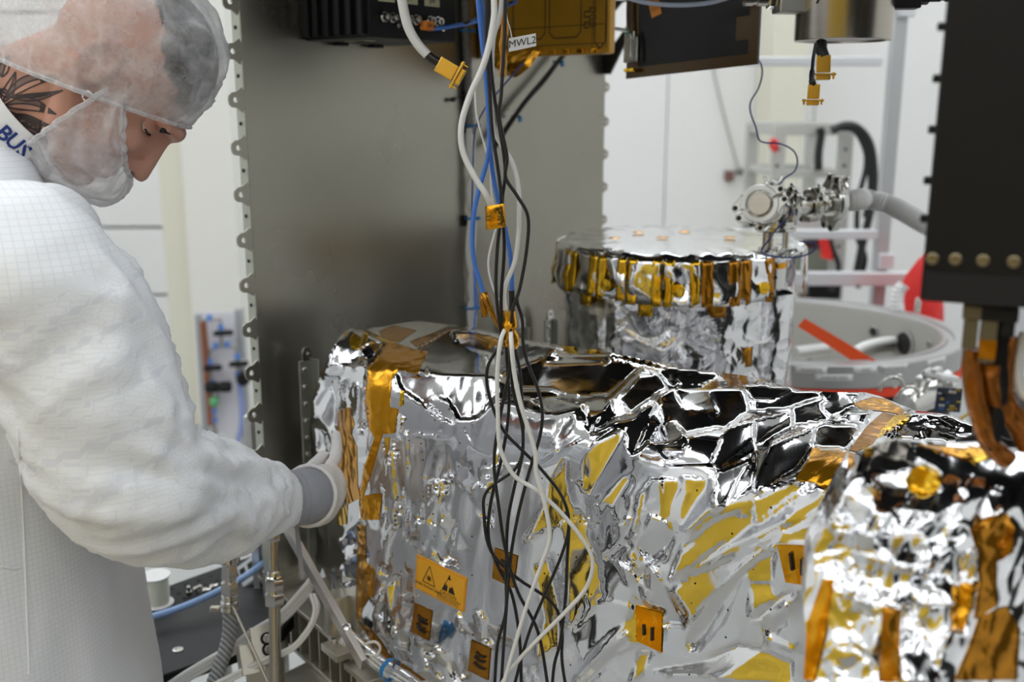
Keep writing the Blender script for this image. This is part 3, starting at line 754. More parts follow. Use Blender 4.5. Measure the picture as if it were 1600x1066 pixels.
# clear plastic plug hanging in front of the board
cp = thing('clear_plug', 'clear plastic connector plug in front of the black panel', 'connector', tp(.02, .05, .016))
for k, (dx, hh) in enumerate(((-.006, .046), (.006, .040))):
    MB().box(tp(.016+dx, .034+hh/2-.01, .013), (.009, .011, hh), (AX, tu, UP)).build('plug_body', M['clear'], cp, bevel=.002)
    MB().cyl(tp(.016+dx, .02+hh, .013), tp(.016+dx, .032+hh, .013), .0022).build('plug_pin', mat('green_pin', (.1, .35, .2), .4) if k == 0 else M['steel'], cp)
MB().box(tp(.016, .012, .013), (.011, .018, .006), (AX, tu, UP)).build('plug_foot', M['kapton_yellow'], cp, bevel=.001)
MB().tube(spline([tp(.01, .075, .013), tp(.008, .12, .012), tp(.012, .2, .008), tp(.01, .36, .006)]), .0025, 6).build('plug_lead', mat('brown_lead', (.09, .04, .02), .4), cp)
tag(MB().tube(cable([(972, -6), (1010, 4), (1060, 8), (1110, 4), (1150, -8)], 1.58, 0)[0], .0035, 8).build('looped_lead', mat('pale_blue_lead', (.45, .53, .68), .4), smooth=60), 'pale blue lead looping across the top of the black panel', 'cable')
# hanging steel canister
HC = at(1316, 64, 1.5); HR = .0665; hz = HC.z
cn = thing('steel_canister', 'turned steel canister hanging at the top, lead emerging below', 'canister', (HC.x, HC.y, hz))
MB().lathe([(HR-.006, .004), (HR-.004, 0), (HR-.001, 0), (HR, .002), (HR, .34), (HR-.004, .343), (.001, .343)], (HC.x, HC.y, hz), UP, 48).build('shell', M['steel_warm'], cn)
MB().lathe([(.0005, .003), (HR-.005, .003)], (HC.x, HC.y, hz), UP, 48, cap=False).build('bottom_face', M['alu_light'], cn)
for sgn, y0 in ((-1, .054), (1, .060)):
    base_ = V((HC.x, HC.y, hz+y0)); ax_ = V((sgn, -.12, 0)).normalized()
    MB().box(base_ + ax_*(HR+.012), (.042, .034, .036), (ax_, UP.cross(ax_), UP)).build('side_block', M['black'] if sgn > 0 else M['alu'], cn, bevel=.002)
    hexa(MB(), base_ + ax_*(HR+.034), ax_, .013, .012).build('nut', M['steel' if sgn < 0 else 'black'], cn)
    MB().lathe([(.009, 0), (.009, .016), (.0075, .017), (.0075, .022), (.009, .023), (.009, .034)], base_ + ax_*(HR+.045), ax_, 16).build('stud', M['steel' if sgn < 0 else 'black'], cn)
b = MB(); b.text('7', V((HC.x, HC.y, hz+.055)) + V((-.74, -.68, 0))*HR, V((.68, -.74, 0)), UP, .03).build('engraved_mark', M['ink'], cn)
def dsub(name, label, c, u, vv, size, cat='connector', m=None):
    """gold connector backshell: c centre of the flange, u towards the cable, vv along the wide side"""
    n = u.cross(vv).normalized(); s = size; t = thing(name, label, cat, c)
    MB().box(c + u*(s*.45), (s*.62, s*.38, s*.75), (vv, n, u)).build('backshell', m or M['gold'], t, bevel=s*.03)
    MB().box(c, (s*1.12, s*.46, s*.09), (vv, n, u)).build('mounting_flange', m or M['gold'], t, bevel=s*.02)
    MB().box(c - u*(s*.14), (s*.66, s*.32, s*.22), (vv, n, u)).build('mating_shell', m or M['gold'], t, bevel=s*.05)
    for k in (-1, 1):
        MB().lathe([(s*.075, 0), (s*.075, s*.16), (s*.05, s*.16), (s*.05, s*.3)], c + vv*(s*.45*k) + u*(s*.08), -u, 10).build('jackscrew', m or M['gold'], t)
    b = MB()
    for r in range(2):
        for i in range(4): b.cyl(c - u*(s*.25) + vv*(s*(-.21+.14*i)) + n*(s*(-.06+.12*r)), c - u*(s*.262) + vv*(s*(-.21+.14*i)) + n*(s*(-.06+.12*r)), s*.03, n=6)
    b.build('pin_holes', M['ink'], t)['kind'] = 'stuff'
    return t
vt = V((.97, -.22, 0)).normalized()
c1 = at(1286, 116, 1.47); c2 = at(1270, 157, 1.44)
d1 = dsub('gold_connector', 'gold plated connector hanging upper just under the steel canister', c1, V((-.04, 0, 1)).normalized(), vt, .031); d1['group'] = 'connectors below the canister'
d2 = dsub('gold_connector', 'gold plated connector hanging lowest below the steel canister', c2, V((.02, 0, 1)).normalized(), vt, .026); d2['group'] = 'connectors below the canister'
tag(MB().tube(spline([at(1284, 66, 1.48), at(1283, 76, 1.475), c1+UP*.022]), .008, 10).build('connector_boot', M['rubber'], smooth=60), 'black rubber boot between canister and upper gold connector', 'cable boot')
tag(MB().tube(spline([at(1275, 68, 1.46), at(1271, 90, 1.455), at(1269, 112, 1.445), at(1268.5, 124, 1.44), c2+UP*.018]), .0035, 8, rad=[.0025]*12+[.0038]*7+[.005]*6).build('connector_lead', M['rubber'], smooth=60), 'thin black lead down to the lowest gold connector', 'cable')
# white sleeved cable with a gold connector in front of the electronics box
yk = 1.36
cc = at(714, 117, yk); u_ = V((-.86, 0, .50)).normalized(); v_ = V((.50, 0, .86)).normalized()
dsub('gold_connector', 'gold plated connector at the end of a white sleeved cable', cc, u_, v_, .034)
wc = thing('sleeved_cable', 'white sleeved cable hanging from the top to a gold connector', 'cable', at(628, 0, yk))
MB().tube(spline([at(622, -40, yk), at(628, 0, yk), at(637, 40, yk), at(652, 68, yk), at(668, 86, yk)]), .0062, 10).build('white_sleeve', M['white_cable'], wc, smooth=60)
MB().tube(spline([at(666, 84, yk), at(678, 93, yk), at(690, 100, yk), cc+u_*.026]), .0056, 10).build('black_boot', M['rubber'], wc, smooth=60)
# ================================================================ silver film drum
DC = V((.312, 1.9, 0)); DR = .226; DZ = 1.360
drum = thing('film_wrapped_drum', 'round silver film wrapped drum with amber taped flaps, behind the long instrument', 'drum', DC + UP*.8)
def cyl_ang(px, py, r):
    d = ray(px, py); a = d.x**2+d.y**2; b = -2*(d.x*DC.x+d.y*DC.y); c = DC.x**2+DC.y**2-r*r; q = b*b-4*a*c
    t = (-b-math.sqrt(max(q, 0)))/(2*a); p = d*t; return math.atan2(p.y-DC.y, p.x-DC.x)
def dpt(a, r, z): return V((DC.x+r*math.cos(a), DC.y+r*math.sin(a), z))
nz = lambda x, y, s, k: noise.noise(V((x*s, y*s, k)))
# body
b = MB(); NA, NZ = 150, 60; vs = []
for j in range(NZ+1):
    z = .80 + (DZ-.02-.80)*j/NZ
    for i in range(NA):
        a = 2*math.pi*i/NA; u = a*DR
        r = DR-.014 + .006*(abs(nz(u, z*.5, 14, 1))-.3) + .007*nz(u, z, 20, 4) + .003*abs(nz(u, z, 60, 2)); vs.append(dpt(a, r, z))
b.add(vs, [(j*NA+i, j*NA+(i+1) % NA, (j+1)*NA+(i+1) % NA, (j+1)*NA+i) for j in range(NZ) for i in range(NA)]); b.build('film_body', M['silver_soft'], drum, smooth=60)
# lid
b = MB(); vs = []; prof = [(.02, .006), (.25, .006), (.5, .005), (.7, .003), (.85, .001), (.93, -.001), (.985, -.004), (1.005, -.009), (1.0, -.015)]; NA = 160
for j, (rr, h) in enumerate(prof):
    for i in range(NA):
        a = 2*math.pi*i/NA; sc = .004*max(0, math.sin(a*12.5))*(j > 5)
        vs.append(dpt(a, DR*rr - (.004*abs(nz(a*3, 0, 3, 7)) if j > 5 else 0), DZ + h + .003*nz(rr*math.cos(a), rr*math.sin(a), 5, 3)*(1.2-rr) + .006*nz(a*2, rr, 5, 9)*(j in (4, 5, 6)) + sc - .006*(j > 5)*abs(nz(a*4, 1, 2, 5))))
n = len(prof); b.add(vs, [(j*NA+i, j*NA+(i+1) % NA, (j+1)*NA+(i+1) % NA, (j+1)*NA+i) for j in range(n-1) for i in range(NA)] + [tuple(range(NA))]); b.build('film_lid', M['silver'], drum, smooth=40)
# flaps around the front, each with two tapes
seams = [872, 894, 936, 981, 1037, 1095, 1155, 1207]; SA = [cyl_ang(x, 430, DR) for x in seams]; SA[0] = SA[1]-.55
SA = [SA[0]-.55] + SA
def drape(a0, a1, z0, z1, off0, off1, na=7, nzz=7, seed=0, amp=.004):
    b = MB(); vs = []
    for j in range(nzz):
        t = j/(nzz-1); z = z1 + (z0-z1)*t
        for i in range(na):
            s = i/(na-1); a = a0+(a1-a0)*s
            vs.append(dpt(a, DR + off0 + (off1-off0)*t + amp*nz(s*2.2+seed*7, t*2.4, 1, seed)*min(1, t*3), z))
    return b.add(vs, [(j*na+i, j*na+i+1, (j+1)*na+i+1, (j+1)*na+i) for j in range(nzz-1) for i in range(na-1)])
def solid(o, t=.0006): m = o.modifiers.new('solid', 'SOLIDIFY'); m.thickness = t; m.offset = 1; return o
rs = random.Random(2)
for k in range(len(SA)-1):
    a0, a1 = SA[k]+.006, SA[k+1]-.006; zb_ = DZ-.079-.006*rs.random(); m_ = M['silver'] if k < 7 else M['silver_soft']
    f = solid(drape(a0, a1, zb_, DZ-.006, .002, .007, 9, 9, k, .010).build('film_flap', m_, drum, smooth=60))
    w_ = min(.085, (a1-a0)*.29)
    tm = M['kapton_yellow'] if k < 6 else M['kapton_dark']
    for q0, q1 in ((a0-.001, a0+w_), (a1-w_, a1+.001)):
        solid(drape(q0, q1, zb_-.001, DZ-.008, .0035, .0095, 4, 9, k+20, .006).build('edge_tape', tm, drum, smooth=60))
    if k in (1, 3, 5, 7):
        am = a0+(a1-a0)*(.4 if k < 7 else .6); c = dpt(am, DR+.0125, DZ-.056); nrm = (c-V((DC.x, DC.y, c.z))).normalized()
        b = MB(); b.lathe([(.0001, .0016), (.007, .0013), (.0105, .0008), (.0112, 0)], c, nrm, 18); b.build('tape_dot', M['kapton_yellow'], drum)
    if k in (2, 4, 6):
        solid(drape(a0+(a1-a0)*.3, a0+(a1-a0)*.72, zb_-.022, zb_+.014, -.001, -.003, 4, 4, k+50, .003).build('tape_tab', tm, drum, smooth=60))
for px, py in ((1168, 560),):
    a = cyl_ang(px, py, DR-.01); solid(drape(a-.035, a+.035, 1.165, 1.20, -.006, -.006, 4, 4, 77, .002).build('tape_tab', M['kapton_dark'], drum, smooth=60))
for px, py in ((960, 372), (997, 363), (1070, 362), (1140, 371), (1035, 371)):
    p_ = atz(px, py, DZ+.008); b = MB(); b.lathe([(.0001, .0018), (.008, .0015), (.012, 0)], p_, UP, 12); b.build('tape_dot', M['kapton'], drum)
# steel pot showing through the cut-out, film ends, rightmost flap
ap = cyl_ang(1226, 405, DR); pc = dpt(ap, DR-.034, DZ-.066); 
b = MB(); b.lathe([(.0315, 0), (.033, .001), (.033, .052), (.031, .054), (.001, .054)], pc, UP, 28); b.build('steel_pot', M['steel'], drum)
b = MB(); b.lathe([(.0336, 0), (.0336, .010)], pc + UP*.036, UP, 28, cap=False); b.build('pot_tape', M['kapton'], drum)
capscrew('pot_screw', pc + V((.006, -.033, .022)), V((.1, -1, 0)), .0035, drum, M['black'])
for dx in (-.016, .010): MB().lathe([(.006, 0), (.006, .012), (.004, .013), (.004, .018)], pc + V((dx, -.014, .054)), UP, 12).build('pot_stud', M['steel'], drum)
b = MB(); vs = []
for j in range(40):
    z = .82+(DZ-.075-.82)*j/39
    for i in range(28):
        a = math.pi*2*i/28; r = .040 + .005*abs(nz(a*.9, z, 8, 3)) + .003*nz(a, z, 22, 6); vs.append((pc.x+.004+r*math.cos(a), pc.y+r*math.sin(a), z))
b.add(vs, [(j*28+i, j*28+(i+1) % 28, (j+1)*28+(i+1) % 28, (j+1)*28+i) for j in range(39) for i in range(28)]); b.build('film_column', M['silver_soft'], drum, smooth=60)
ar = ap+.36; solid(drape(ar-.03, ar+.5, DZ-.075, DZ-.01, .004, .006, 5, 5, 31, .006).build('film_flap', M['silver'], drum, smooth=60))
solid(drape(ar-.035, ar+.02, DZ-.09, DZ-.012, .005, .008, 3, 5, 32, .004).build('edge_tape', M['kapton_dark'], drum, smooth=60))
# ================================================================ vacuum valve and hose
VS = 1.80
def kf_clamp(name, c, ax, R, ref, parent, wing=False):
    """hinged two-piece ring clamp; c centre, ax axis, ref direction of the closing lugs"""
    ax = ax.normalized(); x = (ref-ax*ref.dot(ax)).normalized(); y = ax.cross(x); w_ = R*.52
    first = None
    for sg in (1, -1):
        b = MB(); prof = [(R*.70, -w_/2), (R*.93, -w_/2), (R, -w_*.25), (R, w_*.25), (R*.93, w_/2), (R*.70, w_/2)]; n = 14; vs = []
        for i in range(n+1):
            a = math.radians(6+168*i/n); dr = x*math.cos(a) + y*(sg*math.sin(a))
            vs += [c + dr*r + ax*h for r, h in prof]
        m = len(prof); b.add(vs, [(i*m+k, i*m+(k+1) % m, (i+1)*m+(k+1) % m, (i+1)*m+k) for i in range(n) for k in range(m)] + [tuple(range(m-1, -1, -1)), tuple(n*m+k for k in range(m))])
        o = b.build('clamp_half', M['steel'], parent, smooth=40)
        for end in (1, -1):
            p = c + x*(end*R*1.14) + y*(sg*R*.27)
            l = MB(); l.prism([(-.26*R, -.18*R), (.16*R, -.2*R), (.26*R, 0), (.16*R, .2*R), (-.2*R, .34*R), (-.5*R, .55*R), (-.5*R, 0)], p - ax*(w_*.4), x*end, y*sg, ax*(w_*.8)); l.build('clamp_lug', M['steel'], o, bevel=R*.03)
            MB().lathe([(R*.13, 0), (R*.13, w_*.86)], p + x*(end*R*.06) - ax*(w_*.43), ax, 12).build('lug_hole', M['ink'], o)
    p = c + x*(R*1.22)
    MB().cyl(p - y*R*.65, p + y*R*.65, R*.11, n=10).build('closing_bolt', M['steel'], parent)
    b = MB(); b.prism([(-.14*R, -.1*R), (.14*R, -.1*R), (.34*R, .26*R), (.2*R, .34*R), (0, .12*R), (-.2*R, .34*R), (-.34*R, .26*R)], p + y*R*.62 - ax*R*.07, ax.cross(y)*-1, y, ax*(R*.14)); b.build('wing_nut', M['steel'], parent, bevel=R*.03)
fp = at(1188, 319, 1.70); val = thing('vacuum_valve', 'steel vacuum fitting with ring clamps standing on the silver drum', 'valve', at(1215, 372, VS))
ax1 = V((-.42, -.88, .18)).normalized(); c2 = at(1232, 322, 1.79); ax2 = V((.93, .33, .06)).normalized()
kf_clamp('clamp', fp, ax1, .033, V((.85, -.3, .42)), val)
MB().lathe([(.001, .009), (.018, .009), (.0185, .008), (.0185, -.008)], fp, ax1, 28).build('blank_flange', M['steel_warm'], val)
b = MB(); b.tube([fp - ax1*.01, fp - ax1*.04, fp - ax1*.085], .019, 20); b.build('valve_tube', M['steel'], val, smooth=50)
kf_clamp('clamp', fp - ax1*.052, ax1, .030, V((.3, -.2, .9)), val)
tj = fp - ax1*.09
b = MB(); b.tube([tj - ax2*.03, tj + ax2*.03, tj + ax2*.175], .017, 20); b.build('side_tube', M['steel'], val, smooth=50)
for t_, rf in ((.036, V((.1, -.6, .75))), (.084, V((0, -.8, .5))), (.128, V((0, -.2, 1)))): kf_clamp('clamp', tj + ax2*t_, ax2, .030 if t_ < .11 else .036, rf, val)
st_ = at(1212, 350, VS); 
b = MB(); b.lathe([(.034, 0), (.036, .002), (.036, .006), (.031, .007), (.031, .011), (.036, .012), (.036, .018), (.034, .020), (.001, .020)], st_ - UP*.012, UP, 32); b.build('base_flange', M['steel'], val)
b = MB(); b.lathe([(.0095, 0), (.0095, .05)], V((st_.x-.012, st_.y, DZ-.008)), UP, 16); b.build('stem', M['steel_warm'], val)
MB().lathe([(.006, 0), (.006, .09)], V((st_.x+.014, st_.y-.02, DZ-.012)), UP, 14).build('guide_rod', M['steel'], val)
MB().tube([st_, (tj+st_)/2+UP*.006, tj], .016, 16).build('riser', M['steel'], val, smooth=50)
he = tj + ax2*.15; path = spline([he, he+ax2*.03, at(1350, 311, 1.93), at(1385, 318, 1.92), at(1415, 333, 1.9), at(1455, 356, 1.87), at(1500, 375, 1.85)], 60); rad = [(.0170 + .0024*math.sin(i*1.05)) for i in range(len(path))]
tag(MB().tube(path, .018, 16, rad=rad).build('corrugated_hose', mat('white_rubber_hose', (.74, .74, .74), .45), smooth=80), 'light grey corrugated hose leading right from the vacuum fitting', 'hose')
tag(MB().tube(cable([(1176, 84, 1.62), (1188, 98), (1191, 115), (1185, 138), (1173, 159), (1173, 177), (1181, 199), (1186, 218), (1196, 223), (1220, 225), (1239, 235), (1246, 250), (1242, 267), (1227, 278), (1216, 290, 1.69)], 1.68, 0)[0], .0013, 6).build('thin_blue_wire', M['navy_wire'], smooth=60), 'thin dark blue wire wavering from black panel to the vacuum fitting', 'wire')
tag(MB().tube(cable([(1222, 318, 1.69), (1232, 322), (1237, 329), (1232, 339), (1215, 356), (1199, 378), (1190, 392), (1198, 398), (1220, 402), (1245, 402), (1265, 396), (1275, 387), (1270, 379), (1250, 378, 1.72)], 1.675, 0)[0], .0014, 6).build('thin_blue_wire', M['navy_wire'], smooth=60), 'thin blue wire looped at the drum edge below the vacuum fitting', 'wire')
# ================================================================ big metal ring on the right
RC = V((.78, 2.82, 0)); RR = .46; RZ = 1.0
M['ring'] = mat('machined_grey_metal', (.46, .46, .46), .38, .6, noise_amt=.05, nscale=4)
M['ring_in'] = mat('blasted_metal', (.50, .49, .46), .55, .4, noise_amt=.04, nscale=4)
rg = thing('metal_ring', 'large grey machined ring with white labels on its rim', 'ring', RC + UP*.5)
b = MB(); b.lathe([(RR-.01, -.062), (RR, -.058), (RR, -.004), (RR-.004, 0), (RR-.03, 0), (RR-.032, -.006), (RR-.045, -.006), (RR-.047, 0), (RR-.058, -.002), (RR-.06, -.006)], RC + UP*RZ, UP, 96, cap=False); b.build('rim', M['ring'], rg, smooth=40)
b = MB(); b.lathe([(RR-.06, -.006), (RR-.062, -.02), (RR-.064, -.24)], RC + UP*RZ, UP, 96, cap=False); b.build('inner_wall', M['ring_in'], rg, smooth=40)
b = MB(); b.lathe([(.001, -.235), (RR-.06, -.235)], RC + UP*RZ, UP, 96, cap=False); b.build('floor_plate', M['ring_in'], rg)
b = MB(); b.lathe([(.30, -.5), (.34, -.42), (RR-.03, -.26), (RR-.01, -.062)], RC + UP*RZ, UP, 64, cap=False); b.build('support_cone', M['black_matt'], rg)
b = MB(); b.lathe([(.33, -1.0), (.33, -.98), (.30, -.97), (.30, -.5)], RC + UP*RZ, UP, 64, cap=False); b.build('pedestal', M['alu'], rg)
def ringang(px, py, r):
    d = ray(px, py); a = d.x**2+d.y**2; bb = -2*(d.x*RC.x+d.y*RC.y); c = RC.x**2+RC.y**2-r*r; q = bb*bb-4*a*c
    t = (-bb-math.sqrt(max(q, 0)))/(2*a); p = d*t; return math.atan2(p.y-RC.y, p.x-RC.x), p.z+CAMZ
for (px, py, wd, tx) in ((1267, 577, .075, 'FLANGE 4'), (1303, 590, .09, 'FLANGE AXIS'), (1352, 573, .06, 'AXIS'), (1398, 575, .075, 'POSITION PLUS'), (1464, 556, .075, 'POSITION 3')):
    a, z = ringang(px, py, RR); z = min(z, RZ-.012); h = .016; n = 7; b = MB(); vs = []
    for i in range(n):
        aa = a + (i/(n-1)-.5)*wd/RR
        for zz in (z-h/2, z+h/2): vs.append((RC.x+(RR+.0012)*math.cos(aa), RC.y+(RR+.0012)*math.sin(aa), zz))
    b.add(vs, [(2*i, 2*i+2, 2*i+3, 2*i+1) for i in range(n-1)]); o = solid(b.build('rim_label', M['white_label'], rg))
    x = V((-math.sin(a), math.cos(a), 0)); nn = V((math.cos(a), math.sin(a), 0))
    MB().text(tx, RC + nn*(RR+.0035) + UP*z, x, UP, .0105).build('label_text', M['ink'], o)
for (px, py, r, nm) in ((1366, 518, .014, 'bore'), (1414, 537, .034, 'cable_port'), (1453, 538, .009, 'bore')):
    # far inner wall
    d = ray(px, py); rr = RR-.064; a = d.x**2+d.y**2; bb = -2*(d.x*RC.x+d.y*RC.y); c = RC.x**2+RC.y**2-rr*rr; t = (-bb+math.sqrt(max(bb*bb-4*a*c, 0)))/(2*a); p = d*t + UP*CAMZ
    nn = (V((RC.x, RC.y, p.z))-p).normalized(); MB().lathe([(r*1.25, .004), (r, .006), (r*.98, -.001)], p, nn, 20, cap=False).build('port_collar', M['ring'], rg)
    MB().lathe([(.0005, .0035), (r, .0035)], p, nn, 20, cap=False).build(nm, M['ink'], rg)
for px, py, zz in ((1263, 558, .05), (1433, 480, .045)):
    p = atz(px, py+8, RZ if py < 500 else .86); MB().lathe([(.009, 0), (.009, zz*.8), (.006, zz), (.001, zz)], p, UP, 12).build('locating_pin', M['steel'], rg)
pth = spline([at(1336, 548, 2.75), at(1352, 540, 2.8), at(1375, 534, 2.9), at(1400, 532, 2.98), at(1420, 538, 3.0)], 20)
for k in range(3):
    tag(MB().tube([p + V((0, .004*k, -.014*k)) for p in pth], .011, 10, rad=[.011+.0012*math.sin(i*1.3) for i in range(len(pth))]).build('braided_hose', M['steel' if k else 'white_paint'], smooth=60), ('white braided hose inside the ring entering its port, topmost', 'middle braided steel hose inside the metal ring', 'lowest braided steel hose inside the metal ring')[k], 'hose')
tag(MB().cyl(at(1240, 552, 2.65), at(1288, 546, 2.75), .018).build('steel_pipe', M['alu_light']), 'short light metal pipe lying inside the ring beside the drum', 'pipe')
# orange straps
pp = [at(1252, 504, 2.45), at(1300, 533, 2.42), at(1345, 561, 2.42), at(1393, 591, 2.405)]; pp = spline(pp, 4)
M_st = M['orange']; wv = [V((.0, .0, .0))+ (V((.018, 0, .022))).normalized()*(.026+.008*(i/len(pp))) for i in range(len(pp))]
tag(MB().ribbon(pp, wv, V((0, .0015, 0))).build('orange_strap', M_st), 'orange strap running diagonally down across the metal ring', 'strap')
b = MB(); n = 30; vs = []
for i in range(n+1):
    a = math.radians(-125+128*i/n)
    for r, z in ((RR+.002, RZ-.060), (RR+.004, RZ-.082), (RR-.004, RZ-.082), (RR-.008, RZ-.062)): vs.append((RC.x+r*math.cos(a), RC.y+r*math.sin(a), z))
b.add(vs, [(4*i+k, 4*i+(k+1) % 4, 4*i+4+(k+1) % 4, 4*i+4+k) for i in range(n) for k in range(4)])
tag(b.build('orange_strap', mat('red_orange_strap', (.85, .055, .012), .6)), 'red orange strap wound around the ring just below its rim', 'strap')
# equipment between the ring and the film: steel cylinder, toggle clamps, wired board
vp_ = at(1432, 640, 2.0); eq = thing('steel_vessel', 'small steel vessel with toggle clamps under the ring', 'vessel', at(1432, 615, 1.95))
va = V((.75, .6, .12)).normalized(); vc = at(1412, 636, 1.95)
MB().lathe([(.001, 0), (.026, .002), (.030, .01), (.030, .11), (.036, .112), (.036, .128), (.028, .13), (.001, .132)], vc, va, 32).build('vessel_body', M['steel'], eq)
MB().box((vp_.x, 2.0, (vp_.z)/2), (.05, .05, vp_.z)).build('support_post', M['black_matt'], eq)
for k in range(5):
    a = math.radians(30+k*32); rdir = (UP*math.sin(a) - va.cross(UP)*math.cos(a)*-1); MB().box(vc + va*.12 + rdir*.040, (.014, .012, .024), (va.cross(rdir), rdir, va)).build('clamp_block', M['alu_light'], eq, bevel=.002)
for k, (px, py, r) in enumerate(((1393, 606, .022), (1420, 618, .018))):
    c = at(px, py, 1.86); b = MB(); b.tube([c + V((math.cos(t_)*r, -.3*r*math.sin(t_), math.sin(t_)*r)) for t_ in [math.pi*i/12 for i in range(-1, 14)]], .0035, 8)
    b.build('bail_handle', M['steel'], eq, smooth=60)
for px, py in ((1431, 603), (1443, 606), (1398, 598)):
    c = at(px, py+8, 1.88); MB().lathe([(.004, 0), (.004, .02), (.005, .022), (.004, .028), (.001, .029)], c, V((.25, -.1, 1)), 10).build('toggle_lever', M['alu_light'], eq)
brd = thing('circuit_board', 'small dark blue circuit board with coloured parts beside the vessel', 'circuit board', at(1480, 628, 1.85))
bu = V((.8, -.5, .1)).normalized(); bv = V((.1, .15, 1)).normalized(); bc = at(1482, 625, 1.86)
MB().box(bc, (.045, .004, .045), (bu, bu.cross(bv), bv)).build('board', mat('blue_board', (.010, .016, .045), .4), brd)
rs = random.Random(3); cm = [mat('part_%d' % i, c, .4) for i, c in enumerate(((.5, .4, .05), (.05, .15, .4), (.6, .6, .6), (.02, .02, .02), (.6, .3, .05)))]
for i in range(22):
    MB().box(bc + bu*rs.uniform(-.02, .02) + bv*rs.uniform(-.02, .02) - bu.cross(bv)*(-.004), (rs.uniform(.003, .010), .007, rs.uniform(.002, .005)), (bu, bu.cross(bv), bv)).build('component', cm[i % 5], brd)
tag(MB().box(at(1480, 590, 1.98), (.045, .02, .012), (V((.9, .2, -.15)).normalized(), V((-.2, .9, 0)).normalized(), UP)).build('white_block', M['white_paint'], bevel=.003), 'small white block just under the ring strap on the right', 'block')
# ================================================================ the technician
from mathutils.bvhtree import BVHTree
def ell(mb, c, rad, fr=None, nu=20, nv=12):
    x, y, z = fr or (V((1, 0, 0)), V((0, 1, 0)), UP); c = V(c); vs = [c - z*rad[2]]; fs = []
    for j in range(1, nv):
        ph = -math.pi/2 + math.pi*j/nv
        for i in range(nu):
            a = 2*math.pi*i/nu; vs.append(c + x*(rad[0]*math.cos(ph)*math.cos(a)) + y*(rad[1]*math.cos(ph)*math.sin(a)) + z*(rad[2]*math.sin(ph)))
    vs.append(c + z*rad[2]); t = len(vs)-1
    for i in range(nu):
        k = (i+1) % nu; fs += [(0, 1+k, 1+i), (t, t-nu+i, t-nu+k)]
        for j in range(nv-2): fs.append((1+j*nu+i, 1+j*nu+k, 1+(j+1)*nu+k, 1+(j+1)*nu+i))
    return mb.add(vs, fs)
def limb(mb, pts, rad, n=16, flat=None):
    p = spline(pts, 6); m = len(p); rr = [float(np.interp(i/6, range(len(rad)), rad)) for i in range(m)]
    mb.tube(p, 0, n, rad=rr, flat=flat); ell(mb, p[0], (rr[0],)*3, nu=n, nv=8); ell(mb, p[-1], (rr[-1],)*3, nu=n, nv=8); return mb
def fuse(mb, voxel, smooth=4):
    """union of overlapping closed shapes as one continuous skin"""
    me = bpy.data.meshes.new('t'); me.from_pydata(mb.v, [], mb.f); bm = bmesh.new(); bm.from_mesh(me); bmesh.ops.recalc_face_normals(bm, faces=bm.faces); bm.to_mesh(me); bm.free()
    ob = bpy.data.objects.new('t', me); COL.objects.link(ob)
    r = ob.modifiers.new('r', 'REMESH'); r.mode = 'VOXEL'; r.voxel_size = voxel
    if smooth: s = ob.modifiers.new('s', 'SMOOTH'); s.factor = .5; s.iterations = smooth
    dg = bpy.context.evaluated_depsgraph_get(); m2 = bpy.data.meshes.new_from_object(ob.evaluated_get(dg))
    out = MB(); co = np.empty(len(m2.vertices)*3); m2.vertices.foreach_get('co', co); out.v = [tuple(c) for c in co.reshape(-1, 3)]; out.f = [tuple(p.vertices) for p in m2.polygons]; out.mi = [0]*len(out.f)
    nr = np.empty(len(m2.vertices)*3); m2.vertices.foreach_get('normal', nr); out.n = nr.reshape(-1, 3)
    bpy.data.objects.remove(ob); bpy.data.meshes.remove(me); bpy.data.meshes.remove(m2); return out
HC0 = at(176, 124, 1.27); HSC = .94; ph_, yw = math.radians(62), math.radians(11)
HF = V((math.cos(ph_)*math.cos(yw), math.cos(ph_)*math.sin(yw), -math.sin(ph_))); HL = V((-math.sin(yw), math.cos(yw), 0)); HU = HF.cross(HL).normalized()
HR3 = (HF, HL, HU)
def hd(x, y, z): return HC0 + (HF*x + HL*y + HU*z)*HSC
man = thing('person', 'technician in white coat, hair net and beard cover bending over the silver instrument', 'person', V((-.66, 1.22, 0)))
M['skin'] = mat('skin', (.56, .29, .21), .45, noise_amt=.14, nscale=22, bump=.12, bscale=160, bdist=.001, sub=.15)
M['lip'] = mat('lip', (.42, .16, .13), .45); M['hair'] = mat('dark_hair', (.018, .014, .012), .55, bump=.5, bscale=120)
# skin: skull, face, ears, neck, in one surface
b = MB()
ell(b, hd(-.014, 0, .050), (.089, .072, .080), HR3); ell(b, hd(-.02, 0, .03), (.085, .070, .075), HR3); ell(b, hd(.035, 0, -.02), (.062, .058, .080), HR3)
ell(b, hd(.04, 0, -.075), (.050, .044, .035), HR3); ell(b, hd(.078, 0, -.098), (.020, .022, .018), HR3); limb(b, [hd(-.005, -.056, -.045), hd(.03, -.048, -.085), hd(.078, -.012, -.102)], [.018, .018, .016]); limb(b, [hd(-.005, .056, -.045), hd(.03, .048, -.085), hd(.078, .012, -.102)], [.018, .018, .016])
limb(b, [hd(.084, -.038, .032), hd(.094, -.018, .033), hd(.095, 0, .030), hd(.094, .018, .033), hd(.084, .038, .032)], [.0095, .011, .0105, .011, .0095])
limb(b, [hd(.092, 0, .020), hd(.104, 0, -.005), hd(.114, 0, -.028)], [.0085, .0085, .0105]); ell(b, hd(.117, 0, -.034), (.011, .011, .010), HR3)
for s in (-1, 1):
    ell(b, hd(.101, s*.012, -.038), (.011, .008, .009), HR3); ell(b, hd(.072, s*.038, -.018), (.020, .020, .018), HR3)
ell(b, hd(.092, 0, -.062), (.013, .022, .006), HR3); ell(b, hd(.091, 0, -.073), (.012, .020, .007), HR3)
